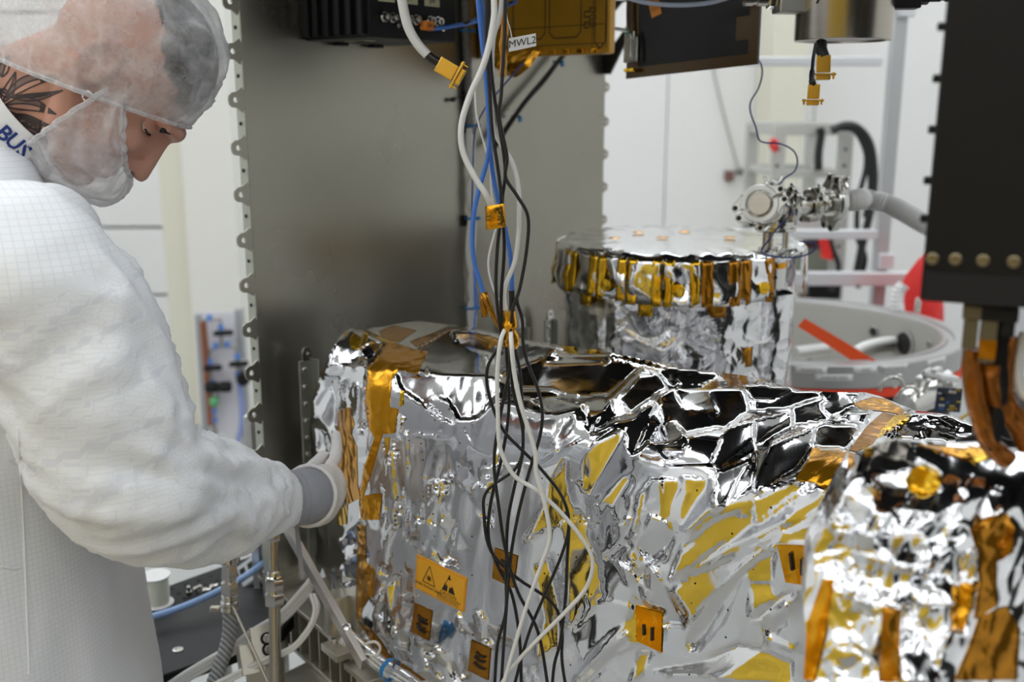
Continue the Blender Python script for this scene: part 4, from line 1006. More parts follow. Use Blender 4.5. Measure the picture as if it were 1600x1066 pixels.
for s in (-1, 1):
    ec = lambda u, v, o=0: hd(-.012 + u*.94 - .0 - v*.15, s*(.072 + .010 + o + max(0, -u)*.35), -.002 + v)
    limb(b, [ec(.010, .002), ec(.014, .022), ec(.004, .036), ec(-.012, .034), ec(-.022, .018), ec(-.022, .002), ec(-.014, -.014), ec(-.004, -.024), ec(.004, -.028)], [.0045, .0045, .005, .005, .005, .005, .005, .006, .0065], 10)
    limb(b, [ec(-.006, .022, -.003), ec(-.012, .008, -.003), ec(-.006, -.008, -.003), ec(.004, -.012, -.002)], [.0035, .004, .0045, .004], 8)
    ell(b, ec(-.004, .004, -.009), (.022, .008, .030), HR3); ell(b, ec(.008, -.006, -.001), (.005, .004, .006), HR3)
NB = V((-.70, 1.27, 1.542)); n1 = hd(-.035, 0, -.035)
limb(b, [n1 + HF*.01, n1*.6 + NB*.4 + V((0, 0, .004)), NB], [.060, .058, .066], 22); limb(b, [hd(.01, 0, -.06), n1*.5 + NB*.5 - V((0, 0, .025)), NB - V((0, 0, .02))], [.05, .05, .06], 18)
limb(b, [hd(-.028, -.058, -.02), (n1 + NB)*.5 + V((.0, -.046, -.012)), NB + V((.02, -.035, -.04))], [.013, .015, .014])
hm = fuse(b, .0034, 5)
hv = np.array(hm.v); loc = (hv - np.array(HC0)) @ np.array([HF, HL, HU]).T / HSC
for s in (-1, 1):
    g = np.exp(-(((loc[:, 1]-s*.032)/.016)**2 + ((loc[:, 2]-.012)/.011)**2))*(loc[:, 0] > .03); hv -= (g*.013)[:, None]*np.array(HF)
    g = np.exp(-(((loc[:, 1]-s*.010)/.004)**2 + ((loc[:, 2]+.045)/.004)**2 + ((loc[:, 0]-.108)/.006)**2)); hv += (g*.006)[:, None]*np.array(HU)
hm.v = [tuple(v) for v in hv]
body = hm.build('skin', M['skin'], man, smooth=180)
M['eye'] = mat('eye_white', (.75, .70, .68), .15); M['iris'] = mat('brown_iris', (.06, .03, .015), .15)
for s in (-1, 1):
    e = MB(); ell(e, hd(.0675, s*.031, .0115), (.0125, .0125, .0115), HR3); eo = e.build('eye', M['eye'], man, smooth=180)
    MB().lathe([(.0001, .0012), (.004, .0009), (.0056, 0)], hd(.0775, s*.0312, .006), (HF*.90 - HU*.44), 16).build('iris', M['iris'], eo)
    e2 = MB(); ell(e2, hd(.0675, s*.031, .0115), (.0140, .0140, .0130), HR3, 24, 16); c_e = hd(.0675, s*.031, .0115)
    ok_ = lambda v: (lambda q: q.dot(HU) > -.0030 - .15*q.dot(HF) or q.dot(HU) < -.0085)(V(v)-c_e)
    e2.f = [f for f in e2.f if all(ok_(e2.v[i]) for i in f)]; e2.mi = [0]*len(e2.f); e2.build('eyelid', M['skin'], man, smooth=180)
    MB().tube(spline([hd(.084, s*.046, .024), hd(.093, s*.036, .033), hd(.0985, s*.022, .033), hd(.0995, s*.010, .028)]), .004, 8, flat=.6, rad=None).build('eyebrow', M['hair'], man, smooth=180)
    MB().tube(spline([hd(.0740, s*.0435, .0075), hd(.0805, s*.036, .0062), hd(.0825, s*.030, .0062), hd(.0795, s*.021, .0072)]), .0012, 5).build('eyelash', M['hair'], man)
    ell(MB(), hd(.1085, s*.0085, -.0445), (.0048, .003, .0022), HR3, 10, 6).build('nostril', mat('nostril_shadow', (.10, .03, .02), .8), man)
ring_c = atz(137, 152, at(137, 152, 1.185).z)
b = MB(); er = at(137, 151, 1.187); b.tube([er + V((math.cos(t)*.0068, -.002*math.sin(t)-.003*math.cos(t), math.sin(t)*.0062)) for t in [2*math.pi*i/20 for i in range(17)]], .0014, 8); b.build('earring', mat('silver_ring', (.8, .8, .8), .15, 1), man, smooth=60)
# caps: gathered cloth over a rim
def cloth_mat(name, dens=.5, wr=26):
    m = bpy.data.materials.new(name); m.use_nodes = True; nt = m.node_tree; N = nt.nodes; L = nt.links; N.remove(N['Principled BSDF'])
    tc = N.new('ShaderNodeTexCoord'); n = N.new('ShaderNodeTexNoise'); n.inputs['Scale'].default_value = wr; n.inputs['Detail'].default_value = 5; n.inputs['Roughness'].default_value = .65; L.new(tc.outputs['Object'], n.inputs[0])
    v = N.new('ShaderNodeTexNoise'); v.inputs['Scale'].default_value = 13; v.inputs['Detail'].default_value = 1.2
    wm = N.new('ShaderNodeMix'); wm.data_type = 'RGBA'; wm.inputs[0].default_value = .06; L.new(tc.outputs['Object'], wm.inputs[6]); L.new(n.outputs['Color'], wm.inputs[7]); L.new(wm.outputs[2], v.inputs['Vector'])
    mr = N.new('ShaderNodeMapRange'); mr.inputs[1].default_value = .3; mr.inputs[2].default_value = .72; mr.inputs[3].default_value = dens-.22; mr.inputs[4].default_value = dens+.3; L.new(n.outputs['Fac'], mr.inputs[0])
    cr = N.new('ShaderNodeMapRange'); cr.inputs[1].default_value = 0; cr.inputs[2].default_value = .045; cr.inputs[3].default_value = .13; cr.inputs[4].default_value = 0
    sb_ = N.new('ShaderNodeMath'); sb_.operation = 'SUBTRACT'; sb_.inputs[1].default_value = .5; ab_ = N.new('ShaderNodeMath'); ab_.operation = 'ABSOLUTE'; L.new(v.outputs[0], sb_.inputs[0]); L.new(sb_.outputs[0], ab_.inputs[0]); L.new(ab_.outputs[0], cr.inputs[0])
    ad = N.new('ShaderNodeMath'); ad.use_clamp = True; L.new(mr.outputs[0], ad.inputs[0]); L.new(cr.outputs[0], ad.inputs[1])
    d = N.new('ShaderNodeBsdfDiffuse'); d.inputs[0].default_value = (.86, .87, .89, 1); tl = N.new('ShaderNodeBsdfTranslucent'); tl.inputs[0].default_value = (.86, .87, .89, 1)
    m1 = N.new('ShaderNodeMixShader'); m1.inputs[0].default_value = .3; L.new(d.outputs[0], m1.inputs[1]); L.new(tl.outputs[0], m1.inputs[2])
    t = N.new('ShaderNodeBsdfTransparent'); m2 = N.new('ShaderNodeMixShader'); lw = N.new('ShaderNodeLayerWeight'); lw.inputs[0].default_value = .45; l2 = N.new('ShaderNodeMath'); l2.operation = 'MULTIPLY_ADD'; l2.use_clamp = True; l2.inputs[1].default_value = .42; L.new(lw.outputs['Facing'], l2.inputs[0]); L.new(ad.outputs[0], l2.inputs[2]); L.new(l2.outputs[0], m2.inputs[0]); L.new(t.outputs[0], m2.inputs[1]); L.new(m1.outputs[0], m2.inputs[2])
    bp = N.new('ShaderNodeBump'); bp.inputs['Strength'].default_value = .5; bp.inputs['Distance'].default_value = .006; L.new(n.outputs['Fac'], bp.inputs['Height'])
    for q in (d, tl): L.new(bp.outputs[0], q.inputs['Normal'])
    L.new(m2.outputs[0], N['Material Output'].inputs[0]); return m
M['net'] = cloth_mat('nonwoven_net', .33); M['cover'] = cloth_mat('nonwoven_cover', .36)
def gathered(c, e1, e2, ax_, r1, r2, h, bulge, seed, pleats=46, amp=.0085, na=150, nj=34, sq=2.0):
    b = MB(); vs = []; rim = []
    for j in range(nj):
        t = j/(nj-1)
        for i in range(na):
            a = 2*math.pi*i/na
            if t < .25: q = 1 + (bulge-1)*math.sin(t/.25*math.pi/2); hh = h*.30*(t/.25)**1.1
            else: s = (t-.25)/.75*math.pi/2; q = bulge*math.cos(s)**(2/sq); hh = h*(.30+.70*math.sin(s)**(2/sq))
            d = e1*math.cos(a)*r1 + e2*math.sin(a)*r2; p = c + d*q + ax_*hh
            f = .0022*math.sin(a*pleats+3*noise.noise(V((a*3, seed, 0))))*math.exp(-t*9)
            n3 = noise.noise(p*16+V((seed, 0, 0))); rdg = max(0, .26-abs(noise.noise(p*19+V((0, seed, 0)))))*2.2
            rdg2 = (.3-abs(noise.noise(p*46+V((seed, seed, 0)))))
            dn = (d*q/max(r1, r2) + ax_*(hh/h)).normalized(); p = p + dn*(f + (amp*n3 + amp*1.5*rdg + amp*.45*rdg2)*min(1, t*5+.15)*min(1, (1-t)*4+.3)); vs.append(p)
            if j == 0: rim.append(p)
    b.add(vs, [(j*na+i, j*na+(i+1) % na, (j+1)*na+(i+1) % na, (j+1)*na+i) for j in range(nj-1) for i in range(na)]); return b, rim
def lv(x, y, z): return (HF*x + HL*y + HU*z).normalized()
cb, rim = gathered(hd(.003, 0, -.028), lv(.76, 0, .65), HL, lv(-.65, 0, .76), .114, .088, .160, 1.15, 3.0, sq=2.7)
net = cb.build('hair_net', M['net'], man, smooth=70)
MB().tube(rim + rim[:1], .0028, 6).build('elastic_band', M['cover'], net, smooth=60)
# hair below the net
b = MB(); ell(b, hd(-.008, 0, .058), (.088, .068, .078), HR3, 40, 24); hz_ = [(i, v) for i, v in enumerate(b.v)]
keep = set(i for i, v in hz_ if (lambda q: q.dot(HU) + .15*q.dot(HF) > .062 and q.dot(HF) < .084)(V(v)-HC0)); b.f = [f for f in b.f if all(i in keep for i in f)]; b.mi = [0]*len(b.f)
b.build('hair', M['hair'], man, smooth=80)
prof_m = spline([V((.112, 0, -.046)), V((.126, 0, -.064)), V((.126, 0, -.092)), V((.104, 0, -.120)), V((.068, 0, -.138)), V((.026, 0, -.142))], 5)
cb = MB(); NU, NV = len(prof_m), 64; gr = []
for i, m_ in enumerate(prof_m):
    u = i/(NU-1); s_e = V((.030-.014*u, 0, .014-.012*u)); row = []
    for j in range(NV+1):
        v = (j/NV-.5)*math.pi; c_ = max(0, math.cos(v))**.75; q = s_e + (m_-s_e)*c_; y = (.082+.010*u)*math.sin(v)*(1-.10*c_)
        p = hd(q.x, y, q.z); out_ = (p - hd(.04, 0, -.05)).normalized()
        ed_ = min(1, u*5+.2)*min(1, (1-u)*5+.2)
        p = p + out_*((.30-abs(noise.noise(V((v*2.2, u*2.4, 5)))))*.018*ed_ + (.3-abs(noise.noise(V((v*6+u*3, u*3.2, 9)))))*.010*ed_ + .003*math.sin(j*1.7)*(1-ed_)); row.append(p)
    gr += row
cb.add(gr, [(i*(NV+1)+j, i*(NV+1)+j+1, (i+1)*(NV+1)+j+1, (i+1)*(NV+1)+j) for i in range(NU-1) for j in range(NV)])
cov = cb.build('beard_cover', M['cover'], man, smooth=80)
for i in (0, NU-1): MB().tube(gr[i*(NV+1):(i+1)*(NV+1)], .0032, 6).build('elastic_band', M['cover'], cov, smooth=60)
# coat: torso and sleeves fused, folds pressed into the surface
S = V((-.50, 1.03, 1.440)); E = at(205, 742, 1.05); Wr = at(432, 783, 1.26)
b = MB(); n = 28
prof = [(1.47, -.67, 1.205, .085, .10), (1.43, -.655, 1.205, .13, .17), (1.37, -.645, 1.20, .155, .21), (1.25, -.645, 1.20, .160, .225), (1.05, -.64, 1.20, .148, .225), (.85, -.63, 1.20, .146, .225), (.6, -.625, 1.20, .158, .23), (.42, -.61, 1.20, .19, .235)]
vs = []
for z, x, y, rx, ry in prof:
    for i in range(n):
        a = 2*math.pi*i/n; vs.append((x+rx*math.cos(a), y+ry*math.sin(a), z))
b.add(vs, [(k*n+i, k*n+(i+1) % n, (k+1)*n+(i+1) % n, (k+1)*n+i) for k in range(len(prof)-1) for i in range(n)] + [tuple(range(n)), tuple((len(prof)-1)*n+i for i in range(n))])
limb(b, [V((-.60, 1.14, 1.425)), S, S*.5+E*.5+V((.012, -.0, .0)), E, E*.5+Wr*.5+V((-.004, -.005, -.012)), Wr], [.085, .088, .088, .084, .066, .043], 24)
ell(b, at(-24, 306, 1.2), (.062, .075, .064)); ell(b, at(62, 372, 1.12), (.060, .075, .062)); S2 = V((-.69, 1.41, 1.40)); E2 = V((-.68, 1.45, 1.16)); W2 = V((-.66, 1.38, .95))
limb(b, [V((-.66, 1.28, 1.43)), S2, E2, W2], [.085, .088, .075, .05], 20)
nd0 = (hd(-.03, 0, -.05) - NB).normalized(); limb(b, [NB + nd0*.045, NB*.6 + V((-.665, 1.23, 1.43))*.4, V((-.665, 1.22, 1.40))], [.066, .088, .115], 20)
cm_ = fuse(b, .0075, 6); cv = np.array(cm_.v); cn_ = cm_.n
axis_pts = np.array([tuple(p) for p in spline([S, S*.5+E*.5, E, E*.5+Wr*.5, Wr], 12)]); seglen = np.concatenate([[0], np.cumsum(np.linalg.norm(np.diff(axis_pts, axis=0), axis=1))])
dd = np.linalg.norm(cv[:, None, :]-axis_pts[None], axis=2); ki = dd.argmin(1); dist = dd.min(1); s_ = seglen[ki]; rel = cv-axis_pts[ki]
ang = np.arctan2(rel[:, 2], -rel[:, 1]); Lt = seglen[-1]; sE = seglen[24]
wa = np.clip((.125-dist)/.03, 0, 1)*np.clip(s_/.05, 0, 1)
fold = np.zeros(len(cv))
for i, (v, k, s0) in enumerate(zip(cv, ki, s_)):
    if wa[i] > 0:
        a = ang[i]; q = s0
        lng = (noise.noise(V((q*7+a*1.3, a*2.0-q*6, 1)))*.010 + (.3-abs(noise.noise(V((q*5+a*1.0, a*2.4-q*9, 12)))))*.030)                       # long folds spiralling round the arm
        r1 = (.32-abs(noise.noise(V((q*16+a*1.5, a*1.6-q*3, 4)))))*.014
        near = math.exp(-((q-Lt+.02)/.11)**2); r2 = (.32-abs(noise.noise(V((q*34, a*1.7+q*9, 7)))))*.028*near
        el = math.exp(-((q-sE)/.07)**2); r3 = (.3-abs(noise.noise(V((q*22-a*2.2, a*1.2, 9)))))*.014*el
        fold[i] += wa[i]*(lng + r1 + r2 + r3)*min(1, max(0, (Lt-q)/.05))
    w2 = 1-wa[i]
    if w2 > 0:
        fold[i] += w2*(noise.noise(V((v[0]*5+v[1]*6, v[1]*9, v[2]*2.2)))*.012 + (.3-abs(noise.noise(V((v[0]*9, v[1]*12+v[2]*3, v[2]*3.5)))))*.010)
cv = cv + cn_*fold[:, None]; cm_.v = [tuple(v) for v in cv]
# woven grid cloth
mc = mat('white_coat_cloth', (.80, .81, .84), .75, sub=0); nt = mc.node_tree; N = nt.nodes; L = nt.links; bs = N['Principled BSDF']
tc = N.new('ShaderNodeTexCoord'); vals = []
for an in ('cloth_u', 'cloth_v'):
    an_ = N.new('ShaderNodeAttribute'); an_.attribute_name = an
    ml = N.new('ShaderNodeMath'); ml.operation = 'MULTIPLY'; ml.inputs[1].default_value = 2*math.pi/.0062; L.new(an_.outputs['Fac'], ml.inputs[0])
    sn = N.new('ShaderNodeMath'); sn.operation = 'SINE'; L.new(ml.outputs[0], sn.inputs[0]); pw = N.new('ShaderNodeMapRange'); pw.inputs[1].default_value = .82; pw.inputs[2].default_value = 1; L.new(sn.outputs[0], pw.inputs[0]); vals.append(pw)
mxm = N.new('ShaderNodeMath'); mxm.operation = 'MAXIMUM'; L.new(vals[0].outputs[0], mxm.inputs[0]); L.new(vals[1].outputs[0], mxm.inputs[1])
mx = N.new('ShaderNodeMix'); mx.data_type = 'RGBA'; mx.inputs[6].default_value = (.87, .89, .92, 1); mx.inputs[7].default_value = (.77, .79, .85, 1); L.new(mxm.outputs[0], mx.inputs[0]); L.new(mx.outputs[2], bs.inputs['Base Color'])
n4 = N.new('ShaderNodeTexNoise'); n4.inputs['Scale'].default_value = 30; n4.inputs['Detail'].default_value = 4; L.new(tc.outputs['Object'], n4.inputs[0]); bp_ = N.new('ShaderNodeBump'); bp_.inputs['Strength'].default_value = .35; bp_.inputs['Distance'].default_value = .006; L.new(n4.outputs['Fac'], bp_.inputs['Height']); L.new(bp_.outputs[0], bs.inputs['Normal'])
M['coat'] = mc
coat = cm_.build('lab_coat', mc, man, smooth=180); sm_ = coat.modifiers.new('smooth', 'SMOOTH'); sm_.factor = .5; sm_.iterations = 3
arm = wa > .5; ta_ = np.arctan2(cv[:, 1]-1.2, cv[:, 0]+.63)*.2
for nm, va in (('cloth_u', np.where(arm, s_, cv[:, 2])), ('cloth_v', np.where(arm, ang*.085, ta_))):
    at_ = coat.data.attributes.new(nm, 'FLOAT', 'POINT'); at_.data.foreach_set('value', va.astype(np.float32))
cbvh = BVHTree.FromPolygons([V(v) for v in cm_.v], cm_.f)
def hit(bvh, px, py, off=.0015):
    d = ray(px, py).normalized(); h = bvh.ray_cast(V((0, 0, CAMZ)), d)
    return (h[0] - d*off, h[1]) if h[0] is not None else (None, None)
def seam(pl_, r=.0014, off=.0003, sub=6):
    pp = [q for q in (hit(cbvh, *p, off)[0] for p in resample(pl_, 8, False)) if q is not None]
    if len(pp) > 2: MB().tube(pp, r, 6, flat=.8).build('seam', mc, coat, smooth=60)
seam([(28, 668), (34, 760), (40, 900), (46, 1062)]); seam([(2, 886), (22, 890), (40, 884)])
# collar with woven letters
nd = (hd(-.03, 0, -.05) - NB).normalized(); co_ = NB + nd*.138
b = MB(); b.lathe([(.090, -.060), (.084, -.030), (.075, -.004), (.071, .004), (.066, .002), (.070, -.02)], co_, nd, 48, cap=False); col = b.build('collar', M['white_paint'], man, smooth=50)
colb = BVHTree.FromPolygons([V(v) for v in b.v], b.f)
for ch, px, py in (('R', -14, 195), ('B', 6, 209), ('U', 22, 222), ('S', 36, 236)):
    p, nn = hit(colb, px, py, .0006)
    if p is None: continue
    if nn.dot(p - V((0, 0, CAMZ))) > 0: nn = -nn
    p2, _ = hit(colb, px+6, py+5.4, .0006); xx = ((p2-p) if p2 is not None else V((.7, 0, -.6))); xx = (xx - nn*xx.dot(nn)).normalized(); yy = nn.cross(xx)
    MB().text(ch, p + nn*.0006, xx, yy, .025, bold=.022).build('collar_letter', mat('navy_print', (.01, .035, .20), .6), col)
# leaf tattoo on the neck: ink laid on the skin
sb = BVHTree.FromPolygons([V(v) for v in hm.v], hm.f)
M['ink_skin'] = mat('tattoo_ink', (.055, .04, .04), .5); M['ink_grey'] = mat('tattoo_shading', (.22, .13, .105), .5)
def leaf(base, tip, wd, bend=0.0):
    b0 = V(base); t0 = V(tip); d = t0-b0; nrm = V((-d.y, d.x)).normalized(); L_ = d.length; up, dn, mid = [], [], []
    for i in range(13):
        t = i/12; m_ = b0 + d*t + nrm*(bend*L_*math.sin(math.pi*t)); w_ = wd*math.sin(math.pi*min(1, t**.8))*(1-.25*t)
        up.append(m_+nrm*w_); dn.append(m_-nrm*w_); mid.append(m_)
    return up, dn, mid
def ink(strip_a, strip_b, mt, off):
    b = MB(); vs = []
    for a, c in zip(strip_a, strip_b):
        for k in range(4):
            q = a + (c-a)*(k/3); p, _ = hit(sb, q.x, q.y, off)
            vs.append(p if p is not None else (vs[-1] if vs else V((0, 0, 0))))
    n_ = len(strip_a); b.add(vs, [(4*i+k, 4*i+k+1, 4*i+5+k, 4*i+4+k) for i in range(n_-1) for k in range(3)]); return b
def stroke(pl_, w0, w1):
    A_, B_ = [], []
    for i, p in enumerate(pl_):
        d = (pl_[min(i+1, len(pl_)-1)]-pl_[max(i-1, 0)]).normalized(); nrm = V((-d.y, d.x)); w_ = w0+(w1-w0)*i/(len(pl_)-1); A_.append(p+nrm*w_); B_.append(p-nrm*w_)
    return A_, B_
tat = MB(); tg = MB()
def take(dst, b): dst.add(b.v, b.f)
for base, tip, wd, bend, fill in (((2, 160), (24, 112), 9, .05, 0), ((2, 120), (13, 84), 8, 0, 1), ((8, 152), (93, 122), 11, -.12, 1), ((18, 152), (98, 141), 6, .06, 2), ((8, 164), (88, 179), 11, -.1, 1), ((24, 180), (82, 198), 10, .06, 2), ((34, 192), (80, 226), 11, -.05, 2), ((44, 206), (80, 238), 8, .05, 2), ((2, 172), (42, 184), 6, .1, 1), ((48, 212), (66, 248), 8, 0, 2), ((0, 140), (16, 152), 6, 0, 1)):
    up, dn, mid = leaf(base, tip, wd, bend)
    for ln in (up, dn, mid): take(tat, ink(*stroke(ln, 1.3, 1.0), None, .0009))
    if fill: take(tg if fill == 1 else tat, ink(mid, dn, None, .0006))
    if fill: take(tat, ink(up[8:], dn[8:], None, .0007))
    if fill == 2: take(tg, ink(mid, up, None, .0006))
tat.build('tattoo', M['ink_skin'], man, smooth=60); tg.build('tattoo_shade', M['ink_grey'], man, smooth=60)
# cuff, gloved hand
wd_ = (Wr - (E*.5+Wr*.5)).normalized(); M['knit'] = mat('grey_knit_cuff', (.30, .31, .34), .8, bump=.4, bscale=400, stretch=(1, 1, 1))
H0 = at(478, 775, 1.29); hdv = (at(520, 772, 1.37)-H0).normalized()
b = MB(); path = spline([Wr - wd_*.01, Wr*.5 + H0*.5, H0, H0 + hdv*.014], 6); m_ = len(path); b.tube(path, 0, 28, rad=[.038 - .002*i/m_ + .0006*math.sin(i*2) for i in range(m_)]); b.build('knit_cuff', M['knit'], man, smooth=60)
M['glove'] = mat('white_latex', (.74, .72, .71), .5, sub=.1, bump=.25, bscale=70, bdist=.003)
b = MB(); up_ = (UP - hdv*UP.dot(hdv)).normalized(); sd = hdv.cross(up_).normalized()   # sd: towards the camera side of the hand
limb(b, [H0 + hdv*.004, H0 + hdv*.022], [.0365, .036], 20)
ell(b, H0 + hdv*.050, (.046, .026, .043), (hdv, sd, up_)); ell(b, H0 + hdv*.068 + up_*.006, (.026, .027, .038), (hdv, sd, up_)); ell(b, H0 + hdv*.035 - up_*.012, (.035, .027, .032), (hdv, sd, up_))
def finger(root, pts, r): limb(b, [H0 + hdv*p[0] + up_*p[1] + sd*p[2] for p in [root]+pts], [r*1.15, r*1.1, r, r*.86][:len(pts)+1], 12)
finger((.070, .032, -.004), [(.096, .048, -.006), (.112, .066, -.012), (.116, .083, -.016)], .0088)      # index finger, raised along the tape
finger((.078, .016, -.002), [(.108, .020, -.006), (.120, .010, -.022), (.108, .002, -.032)], .0092)
finger((.078, -.004, -.002), [(.106, -.004, -.006), (.116, -.014, -.022), (.102, -.020, -.030)], .0088)
finger((.072, -.022, -.002), [(.096, -.026, -.006), (.104, -.034, -.020), (.092, -.036, -.028)], .0078)
finger((.030, .010, -.022), [(.062, .024, -.034), (.090, .036, -.036), (.108, .052, -.030)], .0098)      # thumb, leaving the side of the palm
gm_ = fuse(b, .0030, 5); gl = gm_.build('glove', M['glove'], man, smooth=180)
b = MB(); c_ = H0 + hdv*.008; b.tube([c_ + up_*(math.cos(t)*.040) + sd*(math.sin(t)*.039) for t in [2*math.pi*i/28 for i in range(29)]], .0032, 8); b.build('rolled_edge', M['glove'], gl, smooth=60)
# legs and overshoes, below the frame
b = MB()
for sy in (-.11, .11): limb(b, [V((-.63, 1.22+sy, .62)), V((-.60, 1.22+sy, .45)), V((-.63, 1.22+sy, .09))], [.095, .08, .065], 16)
fuse(b, .014, 3).build('trousers', M['coat'], man, smooth=180)
for sy in (-.11, .11):
    b = MB(); ell(b, (-.56, 1.22+sy, .045), (.14, .055, .045)); ell(b, (-.63, 1.22+sy, .08), (.07, .06, .075)); fuse(b, .01, 3).build('overshoe', M['white_paint'], man, smooth=180)
rod = thing('grey_rod', 'thin grey rod hanging below the gloved hand', 'rod', at(472, 903, 1.33))
MB().lathe([(.004, 0), (.0048, .002), (.0045, .01), (.0034, .012), (.0034, .095)], at(473, 904, 1.33), at(462, 812, 1.335)-at(473, 904, 1.33), 10).build('shaft', mat('grey_plastic', (.32, .33, .35), .4), rod)
# ================================================================ hanging cables in front of the panel and the film
def cab(name, label, pix, Y, r, m, cat='cable', sub=6, n=8):
    return tag(MB().tube(cable(pix, Y, r, sub=sub)[0], r, n).build(name, m, smooth=70), label, cat)
YC = 1.13
wcab, bcab = M['white_cable'], M['rubber']
cab('white_cable', 'thick white cable curving left from the top to the amber marker', [(772, -40), (772, 0), (772, 25), (765, 67), (754, 105), (734, 150), (721, 195), (723, 236), (742, 277), (758, 302), (768, 322, YC-.012)], YC-.018, .0033, wcab)
cab('white_cable', 'white cable bowing right behind the black ones down to the amber wrap', [(786, -40), (784, 0), (780, 30), (772, 54), (769, 84), (769, 135), (769, 183), (777, 215), (800, 253), (810, 294), (811, 340), (810, 368), (804, 410), (790, 446), (788, 470), (794, 505)], YC+.012, .0026, wcab)
cab('white_cable', 'white cable swinging far right across the gold patch in a wide loop', [(796, 505, YC+.01), (783, 530), (777, 585), (778, 650), (782, 702), (804, 744), (838, 766), (878, 803), (915, 850), (926, 882), (915, 920), (883, 957), (835, 1005), (798, 1047), (775, 1085)], YC-.012, .0026, wcab)
cab('white_cable', 'white cable dropping straight then slanting left to the bottom edge', [(798, 508, YC+.01), (799, 537), (804, 585), (814, 633), (835, 702), (838, 739), (851, 787), (859, 840), (846, 882), (825, 941), (804, 1010), (788, 1066), (780, 1095)], YC-.02, .0026, wcab)
cab('blue_cable', 'bright blue cable curving left down to the amber strip', [(746, -40), (747, 0), (752, 51), (757, 98), (760, 130), (763, 174), (764, 236), (748, 298), (740, 339), (738, 381), (742, 414), (750, 440), (756, 462)], YC+.025, .0027, M['blue_cable'])
cab('blue_cable', 'bright blue cable slanting right down to a black end sleeve', [(750, -40), (752, 0), (757, 51), (761, 98), (764, 150), (766, 236), (775, 298), (789, 356), (798, 405), (800, 460)], YC+.034, .0027, M['blue_cable'])
tag(MB().tube(cable([(799.5, 454), (800, 465), (800, 480), (798, 500)], YC+.034, 0)[0], .0036, 10).build('cable_end_sleeve', bcab, smooth=70), 'black end sleeve at the lower end of the blue cable', 'cable sleeve')
for lab, pix, yo in (
    ('black cable crossing from far left over to the right loop at the gold patch', [(760, -40), (760, 0), (760, 67), (765, 140), (769, 203), (781, 286), (783, 331), (777, 389), (775, 451), (781, 513), (783, 535), (762, 574), (764, 617), (785, 670), (814, 702), (846, 734), (878, 776), (889, 819), (878, 866), (851, 930), (825, 994), (800, 1085)], 0),
    ('black cable with the widest bulge to the right beside the panel', [(790, -40), (789, 40), (786, 100), (783, 150), (780, 183), (792, 244), (790, 277), (808, 306), (825, 339), (823, 389), (812, 451), (800, 488), (797, 545), (796, 580), (780, 659), (772, 723), (780, 797), (790, 861), (809, 925), (841, 989), (858, 1085)], -.006),
    ('black cable running down the middle of the bundle then kinking left at mid film', [(764, -40), (765, 60), (771, 141), (789, 257), (785, 314), (788, 389), (783, 471), (788, 525), (799, 550), (801, 606), (817, 675), (809, 728), (762, 766), (756, 803), (767, 861), (809, 904), (862, 941), (878, 983), (878, 1031), (886, 1085)], .006),
    ('black cable hanging almost straight, left edge of the bundle at the bottom', [(792, 500, YC+.01), (808, 560), (814, 600), (817, 702), (804, 760), (793, 819), (791, 900), (790, 957), (777, 1010), (772, 1085)], .004),
    ('black cable kinking out at the right of the bundle above the film edge', [(812, 451), (808, 471), (816, 500), (820, 553), (843, 617), (846, 670), (825, 744), (809, 808), (798, 872), (790, 967), (782, 1085)], -.004),
    ('black cable with a loop to the left beside the amber patch', [(788, 505, YC+.01), (792, 560), (795, 640), (785, 710), (766, 790), (764, 845), (780, 890), (800, 930), (812, 1000), (815, 1085)], .009),
    ('black cable ending lowest right near the gold patch', [(884, 800), (889, 819), (886, 880), (884, 930), (876, 1000), (866, 1040), (862, 1085)], .003)):
    cab('black_cable', lab, pix, YC+yo, .0020, bcab)
cab('thin_wire', 'thin dark blue wire slanting from the amber box to the wall harness', [(818, 98, 1.7), (790, 130, 1.68), (763, 162, 1.66), (747, 190, 1.66), (741, 215), (739, 260), (738, 300), (737, 340)], 1.7, .0014, M['navy_wire'])
cab('thin_wire', 'thin white wire curling beside the amber marker', [(742, 128), (745, 180), (758, 230), (766, 260), (768, 300), (776, 350), (773, 364), (764, 400), (764, 425), (771, 451), (780, 470)], YC+.05, .0012, wcab)
cab('thin_wire', 'thin blue wire running down along the white harness', [(742, 480), (741, 420), (743, 450), (746, 470), (742, 495), (741, 512)], 1.62, .0014, M['blue_cable'])
def flag(name, label, quad, Y, m, print_=None):
    b = MB(); c = [at(px, py, Y) for px, py in quad]; vs = []
    for j in range(5):
        for i in range(5):
            u, v = i/4, j/4; p = (c[0]*(1-u)+c[1]*u)*(1-v)+(c[3]*(1-u)+c[2]*u)*v; vs.append(p + V((0, -.003*math.sin(u*3.1)*1.0 - .0015*math.sin(v*5+u*3), 0)))
    b.add(vs, [(j*5+i, j*5+i+1, j*5+i+6, j*5+i+5) for j in range(4) for i in range(4)]); o = tag(solid(b.build(name, m, smooth=60), .0012), label, 'cable marker')
    if print_:
        b = MB(); x = (c[1]-c[0]).normalized(); y = (c[0]-c[3]).normalized(); cc_ = (c[0]+c[1]+c[2]+c[3])/4 - V((0, .0062, 0))
        for dx, dz, tx, rot in print_: 
            xx, yy = (x, y) if not rot else (-y, x); b.text(tx, cc_ + x*dx + y*dz, xx, yy, .009)
        b.build('marker_print', M['ink'], o)
    return o
flag('amber_marker', 'amber film marker flag with black print on the cables at mid height', [(758, 322), (788, 318), (791, 354), (759, 360)], YC-.025, M['kapton'], [(.005, 0, '2MW', True), (-.007, 0, '11', True)])
flag('amber_marker', 'narrow amber film strip hanging left of the cable bundle', [(750, 458), (762, 455), (777, 500), (783, 528)], YC+.02, M['kapton_dark'])
